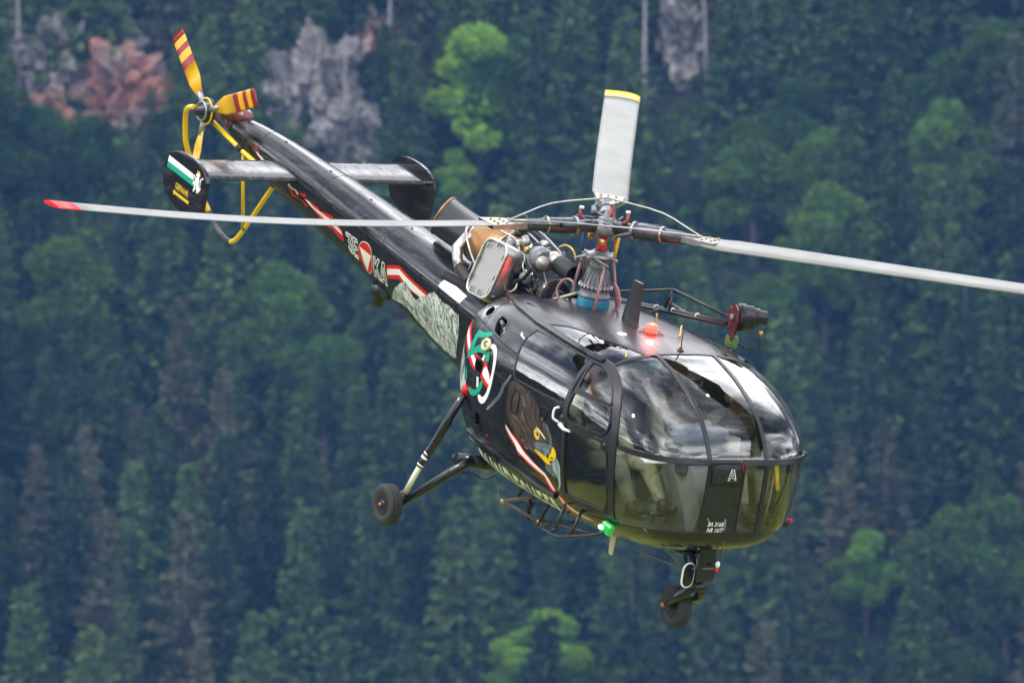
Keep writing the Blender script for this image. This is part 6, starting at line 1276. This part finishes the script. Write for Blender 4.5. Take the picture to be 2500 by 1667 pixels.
# door handle, vents and ring
part('door_handle', MB().tube(smooth([(1.27, -1.02, 1.60), (1.25, -1.055, 1.58), (1.255, -1.06, 1.50), (1.29, -1.02, 1.47)]), .011, 8), K['white'], doors['rs']); part('door_handle', MB().tube([(1.34, -1.035, 1.465), (1.42, -1.045, 1.445), (1.50, -1.02, 1.44)], [.022, .016, .010], 8), K['white'], doors['fs'])
part('door_latch', MB().ball((1.34, -1.02, 1.52), (.03, .02, .035), 10), K['frame'], doors['fs']); part('door_lock', MB().lathe((1.98, -.955, 1.45), (.15, -1, 0), [(-.01, .05), (.012, .05), (.014, .025), (.03, .022)], 16), K['frame'], doors['fs'])
rv = V3((-.174, -.93, 1.774)); part('filler_ring', MB().torus(rv + V3((0, -.02, 0)), (.1, -1, .35), .045, .017, 26, 8), K['cream']); part('filler_cap', MB().ball(rv + V3((0, -.01, 0)), (.022, .012, .02), 10), K['cream'])
decal('filler_recess', TR.get('ring_hole', [(-.24, -.90, 1.84), (-.14, -.908, 1.835), (-.13, -.917, 1.79), (-.20, -.92, 1.77)]) , K['dark'], 'c', .0092, .02, smooth_line=1)
part('tow_knob', MB().ball((-.60, -.86, 1.10), .02, 8), K['frame']); 
for p_ in ((.03, -.925, 1.00), (-.42, -.905, 1.24)): part('red_tag', MB().box(p_, (.02, .012, .05), bev=.004), K['red'])
for x_ in (.15, .80, .88): part('door_roller', MB().box((x_, -.865, .80 - .05 * x_), (.10, .05, .05), bev=.012), K['frame'])
# ------------------------------------------------------------------ cabin interior
fz = .74
mb = MB(); P = []
for X in np.linspace(-.7, 2.60, 40):
    w, zm, zt, zb, nu, nl = sec('c', X); yy = w * max(0.0, 1 - ((zm - fz) / (zm - zb)) ** nl) ** (1 / nl) * .985 if zb < fz else 0; P.append((X, yy))
P = [p for p in P if p[1] > .05]; n = len(P); V = [(x, -y, fz) for x, y in P] + [(x, y, fz) for x, y in P]
part('cabin_floor', mb.add(V, [(i, i + 1, n + i + 1, n + i) for i in range(n - 1)], 0, False), K['floor'])
# upturned floor edge up to the sill, grey
mb = MB(); V = []; L = np.linspace(-.80, .80, 50)
for y in L:
    zs_ = float(tabf(FLOORL, abs(y))); X = front_x(y, zs_); V += [(X - .012, y, zs_), (X - .17, y * .9, fz + .004)]
part('floor_apron', mb.add(V, [(2 * i, 2 * i + 2, 2 * i + 3, 2 * i + 1) for i in range(len(L) - 1)], 0, True), K['floor'])
part('rear_wall', MB().box((-.20, 0, 1.36), (.03, 1.60, 1.20), bev=.01), K['liner']); part('cabin_headliner', MB().box((.60, 0, 2.135), (1.75, 1.05, .02)), K['liner'])
part('centre_console', MB().prism([(1.62, .74), (2.45, .74), (2.50, 1.02), (2.30, 1.30), (1.98, 1.42), (1.86, 1.30), (1.70, .95)], .30, Matrix.Translation((0, -.06, 0)) @ Matrix.Rotation(math.pi / 2, 4, 'X')), K['floor'])
ip = part('instrument_panel', MB().box((2.12, .05, 1.36), (.16, .62, .26), Matrix.Rotation(-.25, 3, 'Y'), bev=.03), mat('dark instrument panel', (.02, .022, .026), .5))
for k_ in range(5): part('cooling_slot', MB().box((2.215, -.05, 1.30 + .03 * k_), (.01, .26, .012)), K['lgrey'], ip)
part('instrument_hood', MB().ball((2.02, -.10, 1.545), (.20, .17, .11), 20).ball((1.98, .12, 1.54), (.20, .19, .12), 20), mat('grey blue padded cover', (.12, .14, .175), .6, bump=(12, .5)))
part('display_box', MB().box((2.16, .24, 1.52), (.10, .16, .13), Matrix.Rotation(.2, 3, 'Z'), bev=.012), K['lgrey']); part('compass', MB().ball((2.12, -.02, 1.69), (.05, .05, .04), 14), K['lgrey'])
def seat(x, y, w, label):
    b = part('seat', MB().box((x, y, 1.03), (.50, w, .12), bev=.04), K['seat'], label=label); part('seat_back', MB().box((x - .28, y, 1.36), (.12, w, .62), Matrix.Rotation(-.14, 3, 'Y'), bev=.04), K['seat'], b); part('seat_frame', MB().box((x, y, .85), (.44, w * .9, .24), bev=.01), K['liner'], b)
seat(1.14, -.50, .46, 'pilot seat on the starboard side'); seat(1.20, .38, .80, 'front bench seat on the port side'); seat(.10, 0, 1.3, 'rear bench seat')
for yy in (-.44, -.30):
    part('rudder_pedal', MB().tube([(2.10, yy + .02, .78), (2.14, yy + .02, .86)], .012, 8).tube([(2.13, yy - .05, .88), (2.13, yy + .09, .88)], .022, 10), K['frame'])
part('cyclic_stick', MB().tube(smooth([(1.72, -.36, .76), (1.66, -.36, .95), (1.60, -.38, 1.13), (1.50, -.36, 1.20), (1.44, -.34, 1.21)]), [.016] * 33, 10), mat('grey blue stick', (.10, .13, .15), .4)); part('collective_lever', MB().tube([(1.10, -.22, .95), (1.45, -.22, 1.24)], .014, 8), K['frame'])
part('collective_grip', MB().tube([(1.36, -.22, 1.17), (1.46, -.22, 1.25)], .02, 8), K['red'])
part('foot_rest', MB().box((2.30, .20, 1.0), (.05, .30, .18), Matrix.Rotation(-.2, 3, 'Y'), bev=.01), mat('dark green box', (.02, .035, .022), .5)); part('floor_rail', MB().tube([(2.20, .16, .78), (2.52, .34, .80)], .022, 4), K['liner']); part('port_pedal', MB().tube([(2.28, .12, .88), (2.28, .28, .88)], .022, 10), K['frame'])
part('flag_strap', MB().box((2.40, .62, 1.28), (.02, .04, .22), Matrix.Rotation(.25, 3, 'X')), K['yellow']); part('door_strut', MB().tube([(2.33, .60, .80), (2.40, .60, 1.45)], .012, 8), K['lgrey'])
part('map_card', MB().box((1.96, -.43, 1.33), (.16, .22, .012), Matrix.Rotation(.2, 3, 'Y')), K['white'])
part('string_indicator', MB().tube([(2.69, .02, 1.52), (2.705, .035, 1.46), (2.70, .05, 1.42)], .004, 5), K['red'])
# sling of the bubble: mount studs
part('windshield_stud', MB().lathe((2.21, -.12, 1.975), (.6, 0, .8), [(0, .018), (.006, .018), (.008, .008), (.012, .008)], 14), K['white'])
# ------------------------------------------------------------------ people on board
SKIN = mat('skin', (.46, .26, .19), .55); BOOT = mat('black leather boot', (.016, .016, .015), .4, bump=(30, .4)); GLOVE = mat('green flight glove', (.07, .08, .05), .8); HELM = mat('grey helmet', (.25, .26, .25), .35, coat=.4)
PINK = mat('pale reddish helmet', (.42, .24, .21), .35, coat=.4); VISOR = mat('dark visor', (.01, .012, .015), .12, coat=.6); VEST = mat('brown green survival vest', (.060, .050, .032), .85, bump=(30, .6))
def skin_mesh(name, V, E_, R, m, levels=2, root=0):
    me = bpy.data.meshes.new(name); me.from_pydata([tuple(v) for v in V], E_, []); o = bpy.data.objects.new(name, me); COL.objects.link(o)
    sk = o.modifiers.new('s', 'SKIN'); o.modifiers.new('d', 'SUBSURF').levels = levels
    for i, r in enumerate(R): me.skin_vertices[0].data[i].radius = (r, r) if not hasattr(r, '__len__') else r
    me.skin_vertices[0].data[root].use_root = True
    dg = bpy.context.evaluated_depsgraph_get(); dg.update(); m2 = bpy.data.meshes.new_from_object(o.evaluated_get(dg)); bpy.data.objects.remove(o)
    m2.materials.clear(); m2.materials.append(m); m2.polygons.foreach_set('use_smooth', [True] * len(m2.polygons)); m2.name = name; return m2
def person(label, hip, chest, head, knees, ankles, toes, elbows, hands, helm, vest=True):
    e = empty('person', label, 'person', group='crew aboard the helicopter'); e.matrix_world = MH
    hip, chest, head = map(V3, (hip, chest, head)); V = [hip]; Ed = []; Rb = [.12]; Rs = [(.155, .13)]
    def add(p, par, rb, rs_): V.append(V3(p)); Ed.append((par, len(V) - 1)); Rb.append(rb); Rs.append(rs_); return len(V) - 1
    ch = add(chest - V3((0, 0, .16)), 0, .13, (.16, .135)); c2 = add(chest, ch, .13, (.165, .13)); nk = add(chest + (head - chest) * .40, c2, .055, .085); sk_end = len(V)
    suit_e = []
    for s, (kn, an, el, ha) in enumerate(zip(knees, ankles, elbows, hands)):
        sg = -1 if s == 0 else 1
        h_ = add(hip + V3((.06, sg * .10, 0)), 0, .08, .105); k_ = add(kn, h_, .055, .085); a_ = add(V3(kn) + (V3(an) - V3(kn)) * .5, k_, .05, .068); b_ = add(an, a_, .038, .060)
        sh = add(chest + V3((0, sg * .20, .0)), c2, .055, .085); e_ = add(el, sh, .042, .062); w_ = add(ha, e_, .030, .045)
    suit = skin_mesh('flight_suit', V, Ed, Rs, K['olive'])
    # the body itself: one continuous figure, with head and hands
    VB, EB, RB = list(V), list(Ed), list(Rb); hd0 = len(VB); VB.append(head + V3((.0, 0, -.02))); EB.append((nk, hd0)); RB.append((.085, .10)); VB.append(head + V3((.0, 0, .08))); EB.append((hd0, hd0 + 1)); RB.append((.08, .09)); VB.append(head + V3((.085, 0, -.03))); EB.append((hd0, hd0 + 2)); RB.append(.022)
    body = skin_mesh('body', VB, EB, RB, SKIN); bo = bpy.data.objects.new('body', body); COL.objects.link(bo); bo.parent = e
    o = bpy.data.objects.new('flight_suit', suit); COL.objects.link(o); o.parent = e
    P = lambda n, mb, m: mb.build(n, m, e)
    for s, (el, ha) in enumerate(zip(elbows, hands)):
        ha = V3(ha); d = (ha - V3(el)).normalized(); sd_ = V3((0, 1 if s == 0 else -1, 0)); up = d.cross(sd_).normalized()
        VV = [ha, ha + d * .05, ha + d * .085]; EE = [(0, 1), (1, 2)]; RR = [(.03, .02), (.042, .020), (.040, .018)]
        for k, (off, L) in enumerate(((-.03, .065), (-.01, .075), (.01, .07), (.03, .055))):
            b0 = len(VV); p = ha + d * .09 + sd_ * off; VV += [p, p + d * L * .5 - up * .012, p + d * L * .7 - up * .045]; EE += [(2, b0), (b0, b0 + 1), (b0 + 1, b0 + 2)]; RR += [.011, .010, .008]
        b0 = len(VV); VV += [ha + d * .03 + sd_ * .04, ha + d * .065 + sd_ * .055 - up * .02]; EE += [(0, b0), (b0, b0 + 1)]; RR += [.013, .010]
        g_ = bpy.data.objects.new('glove', skin_mesh('glove', VV, EE, RR, GLOVE, 1)); COL.objects.link(g_); g_.parent = e
    for an, to in zip(ankles, toes):
        an, to = V3(an), V3(to); d = (to - an); heel = an - d * .18 + V3((0, 0, -.09)); 
        g_ = bpy.data.objects.new('boot', skin_mesh('boot', [an + V3((-.01, 0, .07)), an, an + d * .25 + V3((0, 0, -.045)), heel, an + d * .62 + V3((0, 0, -.035)), to], [(0, 1), (1, 2), (2, 3), (2, 4), (4, 5)], [.060, .056, .050, .036, (.052, .036), (.046, .030)], BOOT)); COL.objects.link(g_); g_.parent = e
        P('boot_sole', MB().box(an + d * .42 + V3((0, 0, -.085)), (d.length * 1.05, .085, .022), d.normalized().to_track_quat('X', 'Z').to_matrix(), bev=.008), K['rubber'])
    hl = P('helmet', MB().ball(head + V3((-.015, 0, .045)), (.150, .130, .150), 24), helm); v_ = MB().ball(head + V3((.062, 0, .050)), (.082, .100, .052), 20).build('visor', VISOR, hl)
    for s in (-1, 1): MB().lathe(head + V3((-.01, s * .115, .0)), (0, s, 0), [(0, .055), (.03, .05), (.035, .03)], 16).build('ear_cup', helm, hl)
    MB().tube([head + V3((.0, -.12, -.03)), head + V3((.10, -.08, -.06)), head + V3((.12, -.02, -.055))], .006, 6).build('microphone', K['rubber'], hl)
    if vest:
        P('survival_vest', MB().box(chest + V3((.10, 0, -.12)), (.12, .34, .36), bev=.04), VEST)
        for yy, zz in ((-.11, -.05), (.11, -.05), (-.10, -.22), (.10, -.22)): P('vest_pouch', MB().box(chest + V3((.18, yy, zz)), (.07, .12, .13), bev=.025), VEST)
person('pilot in olive flight suit and helmet seated behind the starboard door', (1.12, -.52, 1.14), (1.02, -.52, 1.58), (1.08, -.52, 1.84), [(1.70, -.58, 1.20), (1.78, -.34, 1.21)], [(1.87, -.52, .86), (2.05, -.31, .93)], [(2.10, -.53, .90), (2.27, -.31, .97)], [(1.22, -.76, 1.34), (1.24, -.30, 1.33)], [(1.46, -.52, 1.22), (1.40, -.27, 1.22)], PINK)
person('crew member in helmet and pouch vest on the port side of the cockpit', (1.30, .68, 1.14), (1.40, .70, 1.52), (1.55, .70, 1.78), [(1.82, .60, 1.20), (1.84, .84, 1.18)], [(2.02, .58, .88), (2.02, .78, .88)], [(2.24, .58, .88), (2.24, .74, .88)], [(1.55, .48, 1.32), (1.56, .88, 1.34)], [(1.80, .52, 1.28), (1.80, .82, 1.26)], PINK)
person('crew member with grey helmet between the other two in the cockpit', (1.10, .22, 1.14), (1.15, .24, 1.58), (1.30, .26, 1.84), [(1.62, .12, 1.18), (1.62, .34, 1.18)], [(1.75, .10, .88), (1.75, .34, .88)], [(1.98, .10, .88), (1.98, .34, .88)], [(1.35, .02, 1.36), (1.36, .48, 1.36)], [(1.62, .06, 1.32), (1.62, .40, 1.32)], HELM)
ex = empty('fire_extinguisher', 'red fire extinguisher seen through the large starboard cabin window', 'extinguisher'); ex.matrix_world = MH
MB().lathe((.05, -.66, 1.48), (-.05, .02, 1), [(0, .02), (.01, .055), (.06, .062), (.26, .062), (.31, .04), (.33, .02)], 22).build('cylinder', K['red'], ex)
MB().tube([(.04, -.66, 1.80), (.03, -.66, 1.86), (.10, -.66, 1.88)], .014, 8).build('valve', K['frame'], ex); MB().tube([(.04, -.66, 1.84), (-.05, -.68, 1.78), (-.04, -.70, 1.60)], .010, 8).build('hose', K['rubber'], ex)
